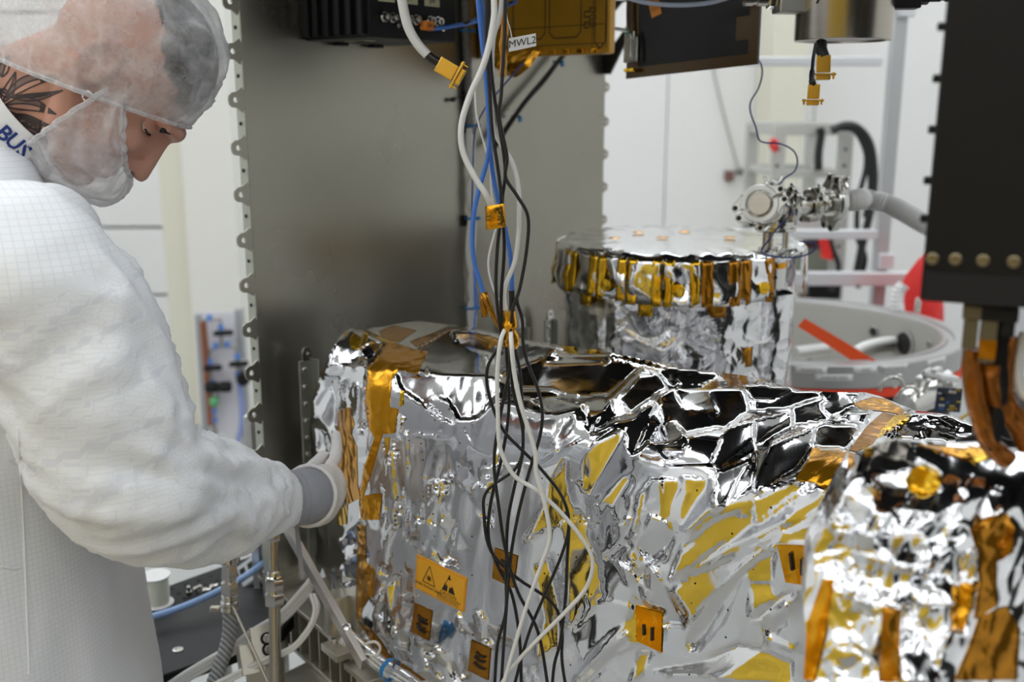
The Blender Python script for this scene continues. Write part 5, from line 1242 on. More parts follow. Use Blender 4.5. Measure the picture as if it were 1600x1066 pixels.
flag('amber_marker', 'small amber film tab beside the white wall harness', [(749, 462), (760, 460), (764, 494), (752, 496)], YC+.06, M['kapton_dark'])
b = MB(); path = cable([(795, 486), (797, 500), (796, 515), (800, 530), (797, 542)], YC, 0)[0]; b.tube(path, 0, 12, rad=[.0075*(1+.35*noise.noise(p*120)) for p in path]); tag(b.build('amber_wrap', M['kapton'], smooth=25), 'crumpled amber wrap binding the cables at the film edge', 'tape wrap')
b = MB(); path = cable([(787, -30), (786, 20), (789, 45), (785, 70), (787, 95), (785, 120)], 1.2, 0)[0]; b.tube(path, 0, 10, rad=[.0042*(1+.4*noise.noise(p*90)) for p in path]); tag(b.build('amber_wrap', M['kapton_dark'], smooth=25), 'narrow amber wrap on a cable just left of the MWL2 tag', 'tape wrap')
# MWL2 tag on its string
tq = [at(795, 60, 1.19), at(837, 52, 1.19), at(838, 72, 1.19), at(795, 81, 1.19)]
mt = thing('cable_tag', 'white cable tag printed MWL2 in front of the amber box', 'tag', (tq[0]+tq[2])/2)
tx_ = (tq[1]-tq[0]).normalized(); ty_ = (tq[0]-tq[3]).normalized(); tn = tx_.cross(ty_)
b = MB(); b.add(tq + [p - tn*.0008 for p in tq], [(0, 1, 2, 3), (7, 6, 5, 4), (0, 4, 5, 1), (1, 5, 6, 2), (2, 6, 7, 3), (3, 7, 4, 0)]); b.build('tag_card', M['white_label'], mt, smooth=0)
b = MB(); b.text('MWL2', sum(tq, V())/4 + (tn if tn.y < 0 else -tn)*.0006, tx_, ty_, .0112); b.build('tag_text', M['ink'], mt)
MB().tube(cable([(800, 60), (797, 45), (792, 25), (790, -20)], 1.188, 0)[0], .0006, 5).build('tag_string', wcab, mt)
# harness clipped to the panel seam
hs = thing('panel_harness', 'white wire harness clipped along the panel seam with blue ties', 'wire harness', pan(735, 500, .01))
def pcab(pix, off, sub=6): return spline([pan(px, py, off) for px, py in pix], sub)
pth = pcab([(727, -30), (728, 40), (730, 100), (733, 160), (735, 210)], .010, 14)
MB().tube(pth, 0, 10, rad=[.0085+.0008*math.sin(i*1.9) for i in range(len(pth))]).build('braid', mat('braided_shield', (.22, .22, .215), .55, .5, noise_amt=.6, nscale=260), hs, smooth=50)
for k, dx in enumerate((-4, 0, 4)):
    pth = pcab([(734+dx*.6, 200), (736+dx, 240), (736-dx, 300), (737+dx, 350), (735+dx, 400), (736-dx*.6, 450), (737+dx, 485), (738+dx*.7, 516)], .012+.003*(k == 1)); MB().tube(pth, .0042, 8).build('harness_wire', wcab, hs, smooth=60)
for py in (48, 196, 341, 481):
    c = pan(735 if py > 100 else 728, py, .011); b = MB(); b.tube([c + AX*(.011*math.cos(t)) + BX*(.009*math.sin(t)) for t in [2*math.pi*i/16 for i in range(17)]], .0022, 6); b.box(c + BX*.012 + AX*.010, (.006, .007, .006), (AX, BX, UP)); b.build('blue_tie', M['blue_tie'], hs, smooth=50)
for py in (150, 200, 345): MB().box(pan(726, py, .004), (.010, .008, .02), (AX, BX, UP)).build('clip', M['black'], hs, bevel=.001)
dg_ = thing('diagonal_harness', 'dark wire harness running diagonally down the panel right of the cables', 'wire harness', pan(825, 150, .02))
for k in range(3): MB().tube(pcab([(905, 55+k*3), (874, 92+k*2), (850, 122+k*3), (820, 158+k*2), (790, 200+k*3), (772, 226+k*4)], .018+.004*k), .0036, 8).build('harness_wire', bcab if k else mat('grey_wire', (.2, .2, .2), .5), dg_, smooth=60)
for px, py in ((872, 94), (806, 180)):
    c = pan(px, py+2, .021); b = MB(); b.tube([c + V((.006*math.cos(t), -.006*math.cos(t), 0)) + (BX*.010)*math.sin(t) for t in [2*math.pi*i/14 for i in range(15)]], .002, 6); b.box(c+BX*.011-UP*.006, (.006, .006, .010), (AX, BX, UP)); b.build('blue_tie', M['blue_tie'], dg_, smooth=50)
tag(MB().tube(pcab([(733, 138), (722, 150), (713, 154), (704, 157)], .008), 0, 8, rad=[.0009]*13+[.002, .0042, .005, .0045, .004, .002, .001]).build('black_sensor_lead', bcab, smooth=60), 'small black sensor bead on a short lead beside the seam harness', 'sensor')
# upright bracket strips standing against the panel
def upright(name, label, px, py0, py1, w_, off, tape):
    top = pan(px, py0, off); bot = pan(px+(py1-py0)*.03, py1, off); t = thing(name, label, 'bracket', bot); h = top.z-bot.z
    base_ = V((bot.x, bot.y, 0)); zc = (top.z+bot.z)/2
    MB().box(V((bot.x, bot.y, zc)), (w_, .004, h), (AX, BX, UP)).build('strip', M['flange'], t, bevel=.0008)
    MB().box(V((bot.x, bot.y, zc)) + AX*(w_/2) + BX*.008, (.003, .016, h), (AX, BX, UP)).build('web', M['flange'], t, bevel=.0008)
    if tape: MB().box(V((bot.x, bot.y, zc-.01)) + AX*(w_/2+.004) + BX*.014, (.006, .010, h*.86), (AX, BX, UP)).build('amber_tape', M['kapton_dark'], t, bevel=.001)
    k = max(2, int(h/.028))
    for i in range(k): MB().lathe([(.0045, 0), (.0045, .003), (.003, .0045), (.001, .005)], V((bot.x, bot.y, bot.z+h*(i+.5)/k)) - AX*(w_*.22) + BX*.002, BX, 10).build('rivet', M['steel'], t)
    b = MB(); hole_plate(b, [(-.009, 0), (.009, 0), (.009, .014), (.005, .022), (-.005, .022), (-.009, .014)], V((bot.x, bot.y, top.z)), AX, UP, BX*.005, (0, .013), .004); b.build('top_lug', M['steel'], t)
    b = MB(); b.box(V((bot.x, bot.y, PB + (bot.z-PB)/2)), (w_*.8, .004, bot.z-PB), (AX, BX, UP)); b.build('foot_strip', M['flange'], t)
upright('riveted_bracket', 'riveted upright bracket with amber tape left of the film box', 480, 562, 720, .03, .03, True)
upright('riveted_bracket', 'small grey upright bracket on the panel left of the drum', 856, 500, 540, .028, .03, False)
upright('riveted_bracket', 'short upright bracket with a lug just right of the cable wrap', 812, 512, 540, .02, .03, False)
# ================================================================ lower left: base, bench board, hoses
M['beige'] = mat('nickel_plated_metal', (.50, .47, .40), .38, .75, noise_amt=.08, nscale=8)
ZTB = .745
def polyprism(mb, pix, z, th): 
    p = [atz(px, py, z) for px, py in pix]; return mb.prism([(q.x, q.y) for q in p], (0, 0, z), V((1, 0, 0)), V((0, 1, 0)), (0, 0, -th))
bs_ = thing('base_plate', 'pale metal base plate under the spacecraft structure', 'base plate', (.1, 1.5, .66))
MB().box(FL + BX*.26 + AX*.315 + UP*.672, (1.12, .87, .024), (BX, AX, UP)).build('plate', M['beige'], bs_, bevel=.002)
for sx in (-.5, .5):
    for sy in (-.5, .5): MB().box(FL + BX*(.30+sx) + AX*(.315+sy*.75) + UP*.33, (.08, .08, .66), (BX, AX, UP)).build('stand_leg', M['alu'], bs_, bevel=.004)
for a in (.2, .8): MB().box(PN0 + AX*a + UP*(.742) - BX*.03, (.3, .05, .116), (AX, BX, UP)).build('panel_foot', M['beige'], bs_, bevel=.002)
for a in (.1, .5): MB().box(FL + BX*a + AX*.14 + UP*.740, (.10, .2, .112), (BX, AX, UP)).build('instrument_foot', M['beige'], bs_, bevel=.002)
MB().lathe([(.17, .684), (.17, .80)], DC, UP, 40).build('drum_foot', M['beige'], bs_)
# perforated black bench board
bd = thing('bench_board', 'black perforated bench board behind the technician', 'board', atz(330, 950, ZTB-.02))
polyprism(MB(), [(120, 968), (300, 902), (440, 852), (520, 890), (440, 985), (372, 1016), (254, 1058), (225, 1030)], ZTB, .022).build('board', M['black_matt'], bd, smooth=0, bevel=.001)
o0 = atz(300, 905, ZTB); o1 = atz(387, 877, ZTB); ux = (o1-o0).normalized(); uy = UP.cross(ux)
b = MB()
for i in range(-3, 9):
    for j in range(5): b.lathe([(.0001, 0), (.0042, 0)], o0 + ux*(.025*i+.006) - uy*(.025*j+.014) + UP*.0006, UP, 10, cap=False)
b.build('board_holes', mat('hole_black', (.002, .002, .002), .9), bd)['kind'] = 'stuff'
for c in ((-.55, 1.75), (-.40, 1.58), (-.46, 1.72)): MB().cyl((c[0], c[1], 0), (c[0], c[1], ZTB-.022), .02).build('bench_leg', M['alu'], bd)
sheet_ = polyprism(MB(), [(170, 990), (231, 968), (330, 932), (400, 905), (470, 905), (440, 982), (372, 1013), (256, 1054), (228, 1028)], ZTB+.004, .003).build('black_sheet', mat('black_foam_sheet', (.010, .010, .012), .55), smooth=0); tag(sheet_, 'plain black sheet lying on the near half of the bench board', 'sheet')
ws = atz(278, 1016, ZTB+.004); tag(MB().lathe([(.0055, 0), (.0085, .0005), (.0085, .0015), (.0048, .0018), (.0035, .0004), (.0001, .0004)], ws, UP, 20).build('washer', M['steel']), 'small pale washer lying on the black sheet', 'washer')
# spool of white lacing cord
sp = atz(246, 944, ZTB+.0008); spool = thing('cord_spool', 'spool of white lacing cord standing on the black board', 'spool', sp)
MB().lathe([(.006, 0), (.0265, 0), (.028, .001), (.028, .0025), (.02, .004)], sp, UP, 32, cap=False).build('bottom_flange', M['white_paint'], spool); MB().lathe([(.02, .052), (.026, .0535), (.026, .0555), (.012, .0558), (.009, .054), (.0001, .054)], sp, UP, 32, cap=False).build('top_flange', M['white_paint'], spool)
pr = []
for i in range(60): pr.append((.0205 + .0005*(i % 2) - .0012*math.sin(i/60*math.pi)*-1, .004+.048*i/60))
MB().lathe(pr, sp, UP, 32).build('wound_cord', mat('lacing_cord', (.72, .73, .62), .7), spool, smooth=20)
for k, (px, py, a, lab) in enumerate(((296, 928, 90, 'small steel fitting standing on the black board near the spool'), (305, 926, 35, 'small steel fitting lying tilted next to the standing one'), (318, 927, 10, 'small steel fitting on the black board, third from the spool'), (330, 922, 20, 'small steel fitting farthest from the spool'))):
    p = atz(px, py, ZTB); ax_ = V((math.cos(math.radians(a)), -.2, math.sin(math.radians(a)))).normalized(); t = thing('small_fitting', lab, 'fitting', p)
    o = p + UP*(.0055 if a < 80 else 0); hexa(MB(), o, ax_, .0055, .006).build('hex_body', M['steel'], t); MB().lathe([(.0035, 0), (.0035, .009), (.003, .010)], o + ax_*.006, ax_, 12).build('stub', M['steel'], t)
cab('blue_hose', 'light blue hose lying across the black board', [(150, 985, 1.5), (231, 966, 1.555), (292, 946, 1.59), (347, 921, 1.63), (383, 901, 1.67), (419, 874, 1.72), (440, 850, 1.76)], 1.6, .0062, mat('light_blue_hose', (.30, .46, .78), .4), 'hose')
# braided hose with couplings
bh = thing('braided_hose_line', 'grey braided hose with steel couplings below the forearm', 'hose', at(335, 1066, 1.42))
ht = at(358, 862, 1.47); hb = at(359, 958, 1.455); hx = (hb-ht).normalized(); Lh = (hb-ht).length
MB().cyl(ht - hx*.12, hb, .0085).build('core_tube', M['steel_warm'], bh)
for t0, h, r, hexed in ((.02, .016, .0165, 0), (.22, .22, .0135, 1), (.44, .10, .0105, 0), (.50, .18, .0145, 1), (.70, .10, .0125, 0), (.80, .10, .0140, 0)):
    o = ht + hx*(Lh*t0); hh = h*Lh if h > .05 else h
    (hexa(MB(), o, hx, r, hh) if hexed else MB().lathe([(r*.92, 0), (r, hh*.1), (r, hh*.9), (r*.92, hh)], o, hx, 20)).build('coupling_nut' if hexed else 'coupling_ring', M['steel'], bh)
MB().lathe([(.0152, 0), (.0152, .007)], hb - hx*.012, hx, 20, cap=False).build('hose_clamp', M['steel'], bh); MB().box(hb - hx*.008 + V((-.021, -.004, 0)), (.016, .010, .009)).build('clamp_screw', M['steel_warm'], bh, bevel=.002)
pth = spline([hb - hx*.004, at(359, 985, 1.45), at(353, 1015, 1.44), at(342, 1045, 1.43), at(325, 1090, 1.42)], 14)
hm2 = mat('braided_hose_grey', (.40, .41, .42), .45, .2); nt = hm2.node_tree; N = nt.nodes; L = nt.links
tcb = N.new('ShaderNodeTexCoord'); wv1 = N.new('ShaderNodeTexWave'); wv1.inputs['Scale'].default_value = 55; wv1.inputs['Distortion'].default_value = 0; wv1.bands_direction = 'DIAGONAL'; L.new(tcb.outputs['Object'], wv1.inputs[0]); bpw = N.new('ShaderNodeBump'); bpw.inputs['Strength'].default_value = .8; bpw.inputs['Distance'].default_value = .002; L.new(wv1.outputs['Fac'], bpw.inputs['Height']); L.new(bpw.outputs[0], N['Principled BSDF'].inputs['Normal'])
mxw = N.new('ShaderNodeMix'); mxw.data_type = 'RGBA'; mxw.inputs[6].default_value = (.22, .23, .24, 1); mxw.inputs[7].default_value = (.55, .56, .57, 1); L.new(wv1.outputs['Fac'], mxw.inputs[0]); L.new(mxw.outputs[2], N['Principled BSDF'].inputs['Base Color'])
MB().tube(pth, .0112, 16).build('braided_tube', hm2, bh, smooth=60)
# steel tube with compression fitting
sp0 = at(427, 820, 1.40); sp1 = at(431, 1090, 1.36); ax_ = (sp1-sp0).normalized(); tb = thing('steel_tube', 'upright steel tube with a compression fitting beside the braided hose', 'tube', sp1)
MB().cyl(sp0, sp1, .0066).build('tube', M['steel_warm'], tb)
def along(py): return sp0 + ax_*((at(429, py, 1.385)-sp0).dot(ax_))
q0 = along(899); MB().cyl(along(925), sp1, .0088).build('lower_tube', M['steel_warm'], tb)
MB().lathe([(.009, 0), (.010, .002), (.010, .008), (.0125, .010)], along(893), ax_, 20).build('collar', M['steel'], tb)
hexa(MB(), along(906), ax_, .0145, .016).build('upper_nut', M['steel'], tb); hexa(MB(), along(927), ax_, .0155, .017).build('lower_nut', M['steel'], tb); MB().lathe([(.012, 0), (.012, .01)], along(919), ax_, 20).build('ring', M['steel'], tb)
hexa(MB(), along(836), ax_, .010, .012).build('top_nut', M['steel'], tb)
# small bracket with two socket screws and a thin blade
kb = thing('screw_bracket', 'small nickel bracket with two socket head screws', 'bracket', atz(405, 1050, .69))
kn = V((.35, -.8, .48)).normalized(); kx = V((.93, .25, .09)); kx = (kx-kn*kx.dot(kn)).normalized(); ky = kn.cross(kx); kc = at(411, 1008, 1.40)
MB().box(kc, (.034, .056, .008), (kx, ky, kn)).build('face_plate', M['beige'], kb, bevel=.001)
for dy in (.008, -.008): 
    MB().lathe([(.0095, 0), (.0095, .0006), (.0075, .0006)], kc + ky*dy + kx*.006 + kn*.004, kn, 20).build('counterbore', M['black'], kb); capscrew('socket_screw', kc + ky*dy + kx*.006 + kn*.0045, kn, .0062, kb)
MB().box(kc - kx*.018 - ky*.016 - kn*.02, (.035, .045, .045), (kx, ky, kn)).build('block', M['beige'], kb, bevel=.001)
MB().box(V((kc.x-.004, kc.y+.02, (.684+kc.z-.03)/2)), (.05, .04, max(.02, kc.z-.03-.684))).build('riser', M['beige'], kb, bevel=.001)
tag(MB().box(at(393, 1010, 1.385), (.0055, .13, .012), (V((.85, .1, -.4)).normalized(), (at(417, 1064, 1.37)-at(370, 962, 1.40)).normalized(), V((.3, -.9, .2)).normalized())).build('thin_metal_strip', M['beige'], bevel=.0008), 'thin beige metal blade leaning along the screw bracket', 'blade')
# white cable strands
for k in range(3):
    cab('white_lead', ('topmost strand of the white leads crossing behind the steel tube', 'middle strand of the white leads behind the steel tube', 'lowest strand of the white leads behind the steel tube')[k], [(260, 1072+6*k, 1.42), (300, 1046+6*k, 1.43), (365, 1008+6*k, 1.45), (392, 988+7*k, 1.455), (437, 960+7*k, 1.46), (470, 925+8*k, 1.47), (486, 905+7*k, 1.49)], 1.45, .0048, wcab)
for k in range(2):
    cab('white_lead', ('upper white lead looping past the ribbed rail', 'lower white lead looping past the ribbed rail')[k], [(330, 1072+8*k, 1.37), (370, 1052+6*k, 1.375), (401, 1036+6*k, 1.38), (452, 1014+4*k, 1.385), (474, 993+5*k, 1.39), (488, 970+6*k, 1.40), (492+5*k, 950, 1.42), (486+5*k, 930, 1.45)], 1.4, .0036, wcab)
# ribbed beam
b0 = atz(440, 930, .775); bq = atz(566, 1036, .775); bl = bq-b0; bl.z = 0; Lb = bl.length; bx_ = bl.normalized(); by_ = UP.cross(bx_)
if by_.dot(AX) < 0: by_ = -by_
rbm = thing('ribbed_rail', 'nickel plated rail with open ribbed pockets below the film box', 'rail', b0 - UP*.08)
b1 = b0 - bx_*.12; Lb += .12
MB().box(b1 + bx_*(Lb/2) + by_*.028 - UP*.004, (Lb, .058, .008), (bx_, by_, UP)).build('top_flange', M['beige'], rbm, bevel=.001)
MB().box(b1 + bx_*(Lb/2) + by_*.052 - UP*.045, (Lb, .006, .074), (bx_, by_, UP)).build('back_web', M['beige'], rbm)
MB().box(b1 + bx_*(Lb/2) + by_*.028 - UP*.0865, (Lb, .058, .008), (bx_, by_, UP)).build('bottom_flange', M['beige'], rbm, bevel=.001)
for k in range(12): MB().box(b1 + bx_*(.004+(Lb-.008)*k/11) + by_*.025 - UP*.045, (.004, .048, .074), (bx_, by_, UP)).build('rib', M['beige'], rbm)
lg = atz(529, 1010, .79); MB().box(lg - UP*.006, (.05, .035, .012), (bx_, by_, UP)).build('lug', M['beige'], rbm, bevel=.001); capscrew('cap_screw', atz(522, 1004, .79), UP, .0065, rbm); 
MB().lathe([(.011, 0), (.011, .0015), (.005, .0015)], atz(539, 1004, .79), UP, 18).build('washer', M['steel'], rbm)
eb_ = thing('corner_block', 'nickel plated block with a drilled hole at the lower film corner', 'block', atz(580, 1066, .70))
cbp = atz(577, 1043, .772); MB().box(cbp - UP*.005, (.07, .05, .010), (bx_, by_, UP)).build('top_plate', M['beige'], eb_, bevel=.001); MB().box(cbp - UP*.048 + by_*.008, (.062, .03, .076), (bx_, by_, UP)).build('body', M['beige'], eb_, bevel=.001); MB().lathe([(.0001, .0006), (.0035, .0006)], cbp - bx_*.016, UP, 12, cap=False).build('drilled_hole', M['ink'], eb_)
# cylinder foot and diagonal strut
pf = thing('stub_post', 'pale stub post between the ribbed rail and the strut', 'post', atz(521, 990, .79)); pc_ = atz(521, 985, .79)
MB().lathe([(.026, 0), (.024, .008), (.022, .05), (.018, .06)], pc_ + by_*.01, UP, 28).build('column_body', M['beige'], pf)
s0 = at(447, 822, 1.47); s1 = at(556, 1016, 1.335); sdv = (s1-s0).normalized(); sn_ = V((.50, -.84, .1)); sn_ = (sn_-sdv*sn_.dot(sdv)).normalized(); sw = sdv.cross(sn_)
st2 = thing('diagonal_strut', 'flat metal strut slanting down in front of the film corner', 'strut', s1)
MB().box((s0+s1)/2, (.0095, (s1-s0).length+.05, .036), (sw, sdv, sn_)).build('bar', mat('pinkish_alu', (.62, .58, .56), .32, .8, noise_amt=.05), st2, bevel=.001)
MB().lathe([(.006, 0), (.006, .004), (.003, .005)], s1 - sdv*.03 + sn_*.018, sn_, 12).build('strut_screw', M['steel'], st2)
# aluminium profile beside the panel edge, grey casting on the board
pp_ = at(399, 648, 1.72); prf = thing('aluminium_profile', 'short slotted aluminium profile post at the left panel edge', 'profile', V((pp_.x, pp_.y, .684)))
for k in range(2):
    for dx, dy in ((-.012, -.006), (.012, -.006), (0, .008)): 
        if k == 0: MB().box(V((pp_.x+dx, pp_.y+dy, (.684+pp_.z)/2)), (.013 if dy < 0 else .036, .012, pp_.z-.684)).build('rail', M['alu_light'], prf, bevel=.001)
capscrew('end_screw', pp_ + V((-.01, -.004, 0)), UP, .004, prf)
gc = thing('grey_casting', 'grey cast housing with square pockets lying behind the tube', 'housing', at(403, 890, 1.75)); gu = V((.75, .1, .55)).normalized(); gv = V((-.35, .75, .45)); gv = (gv-gu*gv.dot(gu)).normalized(); gw = gu.cross(gv); gcc = at(402, 886, 1.74)
M['cast'] = mat('cast_grey', (.42, .44, .46), .5)
MB().box(gcc, (.075, .05, .012), (gu, gv, gw)).build('housing_plate', M['cast'], gc, bevel=.003)
for k in range(4): MB().box(gcc + gu*(-.027+.018*k) + gw*(.006 if gw.y < 0 else -.006), (.011, .028, .002), (gu, gv, gw)).build('pocket', M['black_matt'], gc)
MB().box(V((gcc.x, gcc.y+.02, (ZTB+gcc.z)/2-.01)), (.03, .02, max(.02, gcc.z-ZTB-.0))).build('prop', M['cast'], gc)
# film wrapped wire bundle along the bottom edge of the blanket
fw = thing('wire_bundle', 'film wrapped wire bundle with a blue tie along the lower film edge', 'wire bundle', at(600, 1040, 1.28))
rs = random.Random(5)
for k in range(5):
    pth = spline([at(540+rs.uniform(-4, 4), 984+5*k, 1.37), at(566+rs.uniform(-3, 3), 1008+4*k, 1.335), at(600, 1034+4*k, 1.29), at(630, 1052+4*k, 1.26), at(665, 1076+4*k, 1.22)], 8)
    MB().tube(pth, 0, 8, rad=[.0055*(1+.25*noise.noise(p*70+V((k, 0, 0)))) for p in pth]).build('wrapped_wire', M['silver_soft'] if k % 2 == 0 else wcab, fw, smooth=50)
tb_ = at(609, 1047, 1.275); dv = (at(630, 1056, 1.25)-at(590, 1030, 1.29)).normalized(); ex_ = dv.orthogonal().normalized(); ey_ = dv.cross(ex_)
b = MB(); b.lathe([(.0155, -.004), (.0165, 0), (.0155, .004)], tb_, dv, 16, cap=False); b.build('blue_tie', M['blue_tie'], fw)
b = MB(); pth = spline([at(568, 1008, 1.31), at(585, 1003, 1.30), at(594, 1012, 1.30), at(588, 1024, 1.30), at(572, 1022, 1.31)], 6); b.tube(pth, .002, 6); b.build('loose_loop', wcab, fw, smooth=60)
# ================================================================ tapes, patches and labels on the film
ZM = {'1': (2.882, 460, 490), '2': (3.81, 480, 800), '4': (3.478, 780, 760), '5': (3.807, 1180, 580), '6': (3.81, 1180, 800)}
def zp(z, pts): s, x, y = ZM[z]; return [(x+a/s, y+b/s) for a, b in pts]
def tape(name, z, pts, m, depth=None, parent=None, off=.0016, step=4.5):
    return sheet(depth or depthA, zp(z, pts), step, off=off, thick=.0012).build(name, m, parent or box, smooth=50)
tape('tape_strip', '1', [(330, 240), (420, 130), (480, 140), (540, 160), (600, 170), (550, 280), (470, 250), (435, 300), (425, 420), (465, 430), (450, 540), (395, 545), (350, 700), (310, 820), (395, 810), (380, 930), (300, 930), (290, 850), (310, 700), (360, 560), (330, 510), (315, 400)], M['kapton'])
tape('tape_strip', '1', [(380, 80), (440, 52), (550, 74), (470, 130), (400, 110)], M['kapton_dark'])
tape('tape_strip', '1', [(520, 125), (690, 62), (790, 70), (690, 84), (600, 140), (560, 160)], M['kapton_dark'])
tape('tape_strip', '1', [(310, 82), (322, 76), (470, 130), (430, 140), (335, 95), (305, 170), (295, 140)], M['kapton_yellow'])
tape('tape_strip', '1', [(218, 95), (222, 86), (242, 84), (237, 100), (222, 104)], M['kapton_yellow'])
tape('tape_dot', '1', [(272+27*math.cos(a)*.95, 125+34*math.sin(a)) for a in [2*math.pi*i/14 for i in range(14)]], M['kapton_yellow'])
tape('tape_strip', '1', [(195, 440), (250, 420), (270, 500), (255, 540), (280, 600), (285, 780), (300, 830), (240, 860), (215, 830), (190, 680)], M['kapton'])
tape('tape_strip', '1', [(190, 900), (240, 852), (236, 950), (195, 955)], M['kapton_yellow'])
tape('tape_strip', '1', [(478, 345), (492, 350), (488, 410), (470, 420)], M['kapton_yellow']); tape('tape_strip', '1', [(405, 560), (428, 560), (420, 640), (405, 650)], M['kapton_yellow'])
tape('tape_strip', '2', [(300, 80), (345, 80), (350, 300), (400, 350), (380, 500), (340, 560), (310, 640), (290, 640), (290, 380)], M['kapton'])
tape('tape_strip', '2', [(300, 650), (380, 700), (450, 790), (480, 850), (600, 930), (700, 1005), (640, 1005), (540, 930), (450, 860), (370, 760)], M['kapton_dark'])
def patch(z, quad, marks, m='kapton_dark', depth=None, parent=None):
    o = tape('ground_patch', z, quad, M[m], depth, parent, .0022); dp = depth or depthA
    q = [V(p) for p in zp(z, quad)]
    for (u0, v0, u1, v1) in marks:
        b = MB(); pp = []
        for i in range(7):
            t = i/6; u = u0+(u1-u0)*t; v = v0+(v1-v0)*t + .05*math.sin(t*math.pi)
            p = (q[0]*(1-u)+q[1]*u)*(1-v)+(q[3]*(1-u)+q[2]*u)*v; pp.append(pt(dp, p.x, p.y, .0042))
        b.tube(pp, .0018, 6); b.build('patch_staple', M['ink'], o, smooth=60)
patch('2', [(640, 545), (742, 592), (722, 770), (615, 712)], [(.25, .34, .75, .38), (.3, .44, .8, .5), (.25, .62, .7, .68), (.3, .72, .75, .8)])
patch('2', [(1115, 215), (1250, 265), (1225, 455), (1100, 395)], [(.3, .3, .75, .4), (.3, .62, .75, .72)])
patch('2', [(975, 765), (1090, 815), (1075, 1005), (955, 945)], [(.3, .3, .75, .34), (.25, .45, .75, .5), (.25, .65, .8, .7)])
patch('4', [(740, 650), (885, 690), (880, 905), (745, 840)], [(.3, .45, .3, .75), (.62, .45, .62, .8)], 'kapton')
patch('6', [(130, 200), (312, 200), (302, 440), (180, 420)], [(.4, .2, .4, .65), (.8, .35, .8, .75)], 'kapton')
for pts, m in (([(580, 190), (700, 152), (780, 165), (890, 230), (870, 260), (780, 240), (640, 230)], 'kapton'), ([(760, 242), (830, 260), (700, 430), (600, 480), (560, 470), (660, 330)], 'kapton_dark'), ([(830, 262), (925, 246), (915, 285), (860, 330), (720, 400), (765, 330)], 'kapton_yellow'), ([(340, 450), (480, 455), (610, 500), (580, 620), (530, 720), (430, 710), (350, 660), (240, 640), (320, 520)], 'kapton'), ([(440, 730), (530, 720), (400, 950), (340, 1066), (325, 1066), (390, 880)], 'kapton')):
    tape('tape_strip', '5', pts, M[m])
# the warning label
lq = [pt(depthA, *p, .001) for p in zp('2', [(655, 250), (945, 400), (935, 600), (635, 455)])]
lx = (lq[1]-lq[0]+lq[2]-lq[3]).normalized(); ly = (lq[0]-lq[3]); ly = (ly - lx*ly.dot(lx)).normalized(); ln = lx.cross(ly); lo = sum(lq, V())/4 - ray(690, 912)*.0012
LW = ((lq[1]-lq[0]).length+(lq[2]-lq[3]).length)/2; LH = ((lq[0]-lq[3]).length+(lq[1]-lq[2]).length)/2
if ln.y > 0: ln = -ln
lab = tag(MB().box(lo - ln*.001, (LW, LH, .0016), (lx, ly, ln)).build('warning_label', mat('label_amber', (.80, .36, .02), .38), box, bevel=.0004), 'yellow laser and static warning label')
MB().box(lo + lx*(LW*.02) + ln*.0003, (LW*.93, LH*.86, .0016), (lx, ly, ln)).build('label_face', mat('label_yellow', (.85, .42, .02), .4), lab)
b = MB(); F0 = lo + ln*.0014
def seg2(a, c, w_=.0006):
    p, q = F0 + lx*a[0] + ly*a[1], F0 + lx*c[0] + ly*c[1]; sd_ = ln.cross((q-p).normalized())*w_; b.add([p-sd_, q-sd_, q+sd_, p+sd_], [(0, 1, 2, 3)])
T1 = [(-.33*LW, -.16*LH), (-.08*LW, -.16*LH), (-.205*LW, .36*LH)]
for i in range(3): seg2(T1[i], T1[(i+1) % 3], .0007)
cx_, cy_ = -.205*LW, .0
for i in range(12): a = math.pi*i/6; seg2((cx_, cy_), (cx_+.0052*math.cos(a), cy_+.0052*math.sin(a)), .00035)
b.add([F0 + lx*(cx_+.0022*math.cos(a)) + ly*(cy_+.0022*math.sin(a)) for a in [2*math.pi*i/12 for i in range(12)]], [tuple(range(12))])
ex0 = .19*LW
def tri(p): b.add([F0 + lx*x + ly*y for x, y in p], [tuple(range(len(p)))])
tri([(ex0-.035*LW, .24*LH), (ex0+.035*LW, .24*LH), (ex0, .40*LH)]); tri([(ex0-.13*LW, -.12*LH), (ex0-.03*LW, -.12*LH), (ex0-.02*LW, .02*LH), (ex0-.045*LW, .10*LH), (ex0-.06*LW, .02*LH), (ex0-.075*LW, .12*LH)]); tri([(ex0+.0*LW, -.12*LH), (ex0+.13*LW, -.12*LH), (ex0+.07*LW, .10*LH), (ex0+.04*LW, .02*LH), (ex0+.02*LW, .06*LH)])
seg2((ex0-.13*LW, -.12*LH), (ex0-.02*LW, .26*LH), .0004)
tmp = b
b.text('LASER RADIATION', F0 + lx*(-.22*LW) - ly*(.27*LH), lx, ly, .0062)
b.text('CAUTION', F0 + lx*ex0 - ly*(.20*LH), lx, ly, .0068)
for k, t in enumerate(('CONTAINS PARTS AND ASSEMBLIES', 'SUSCEPTIBLE TO DAMAGE BY', 'ELECTROSTATIC DISCHARGE')): b.text(t, F0 + lx*(ex0+.0*LW) - ly*((.28+.055*k)*LH), lx, ly, .0031)
b.build('label_print', M['ink'], lab, smooth=0)
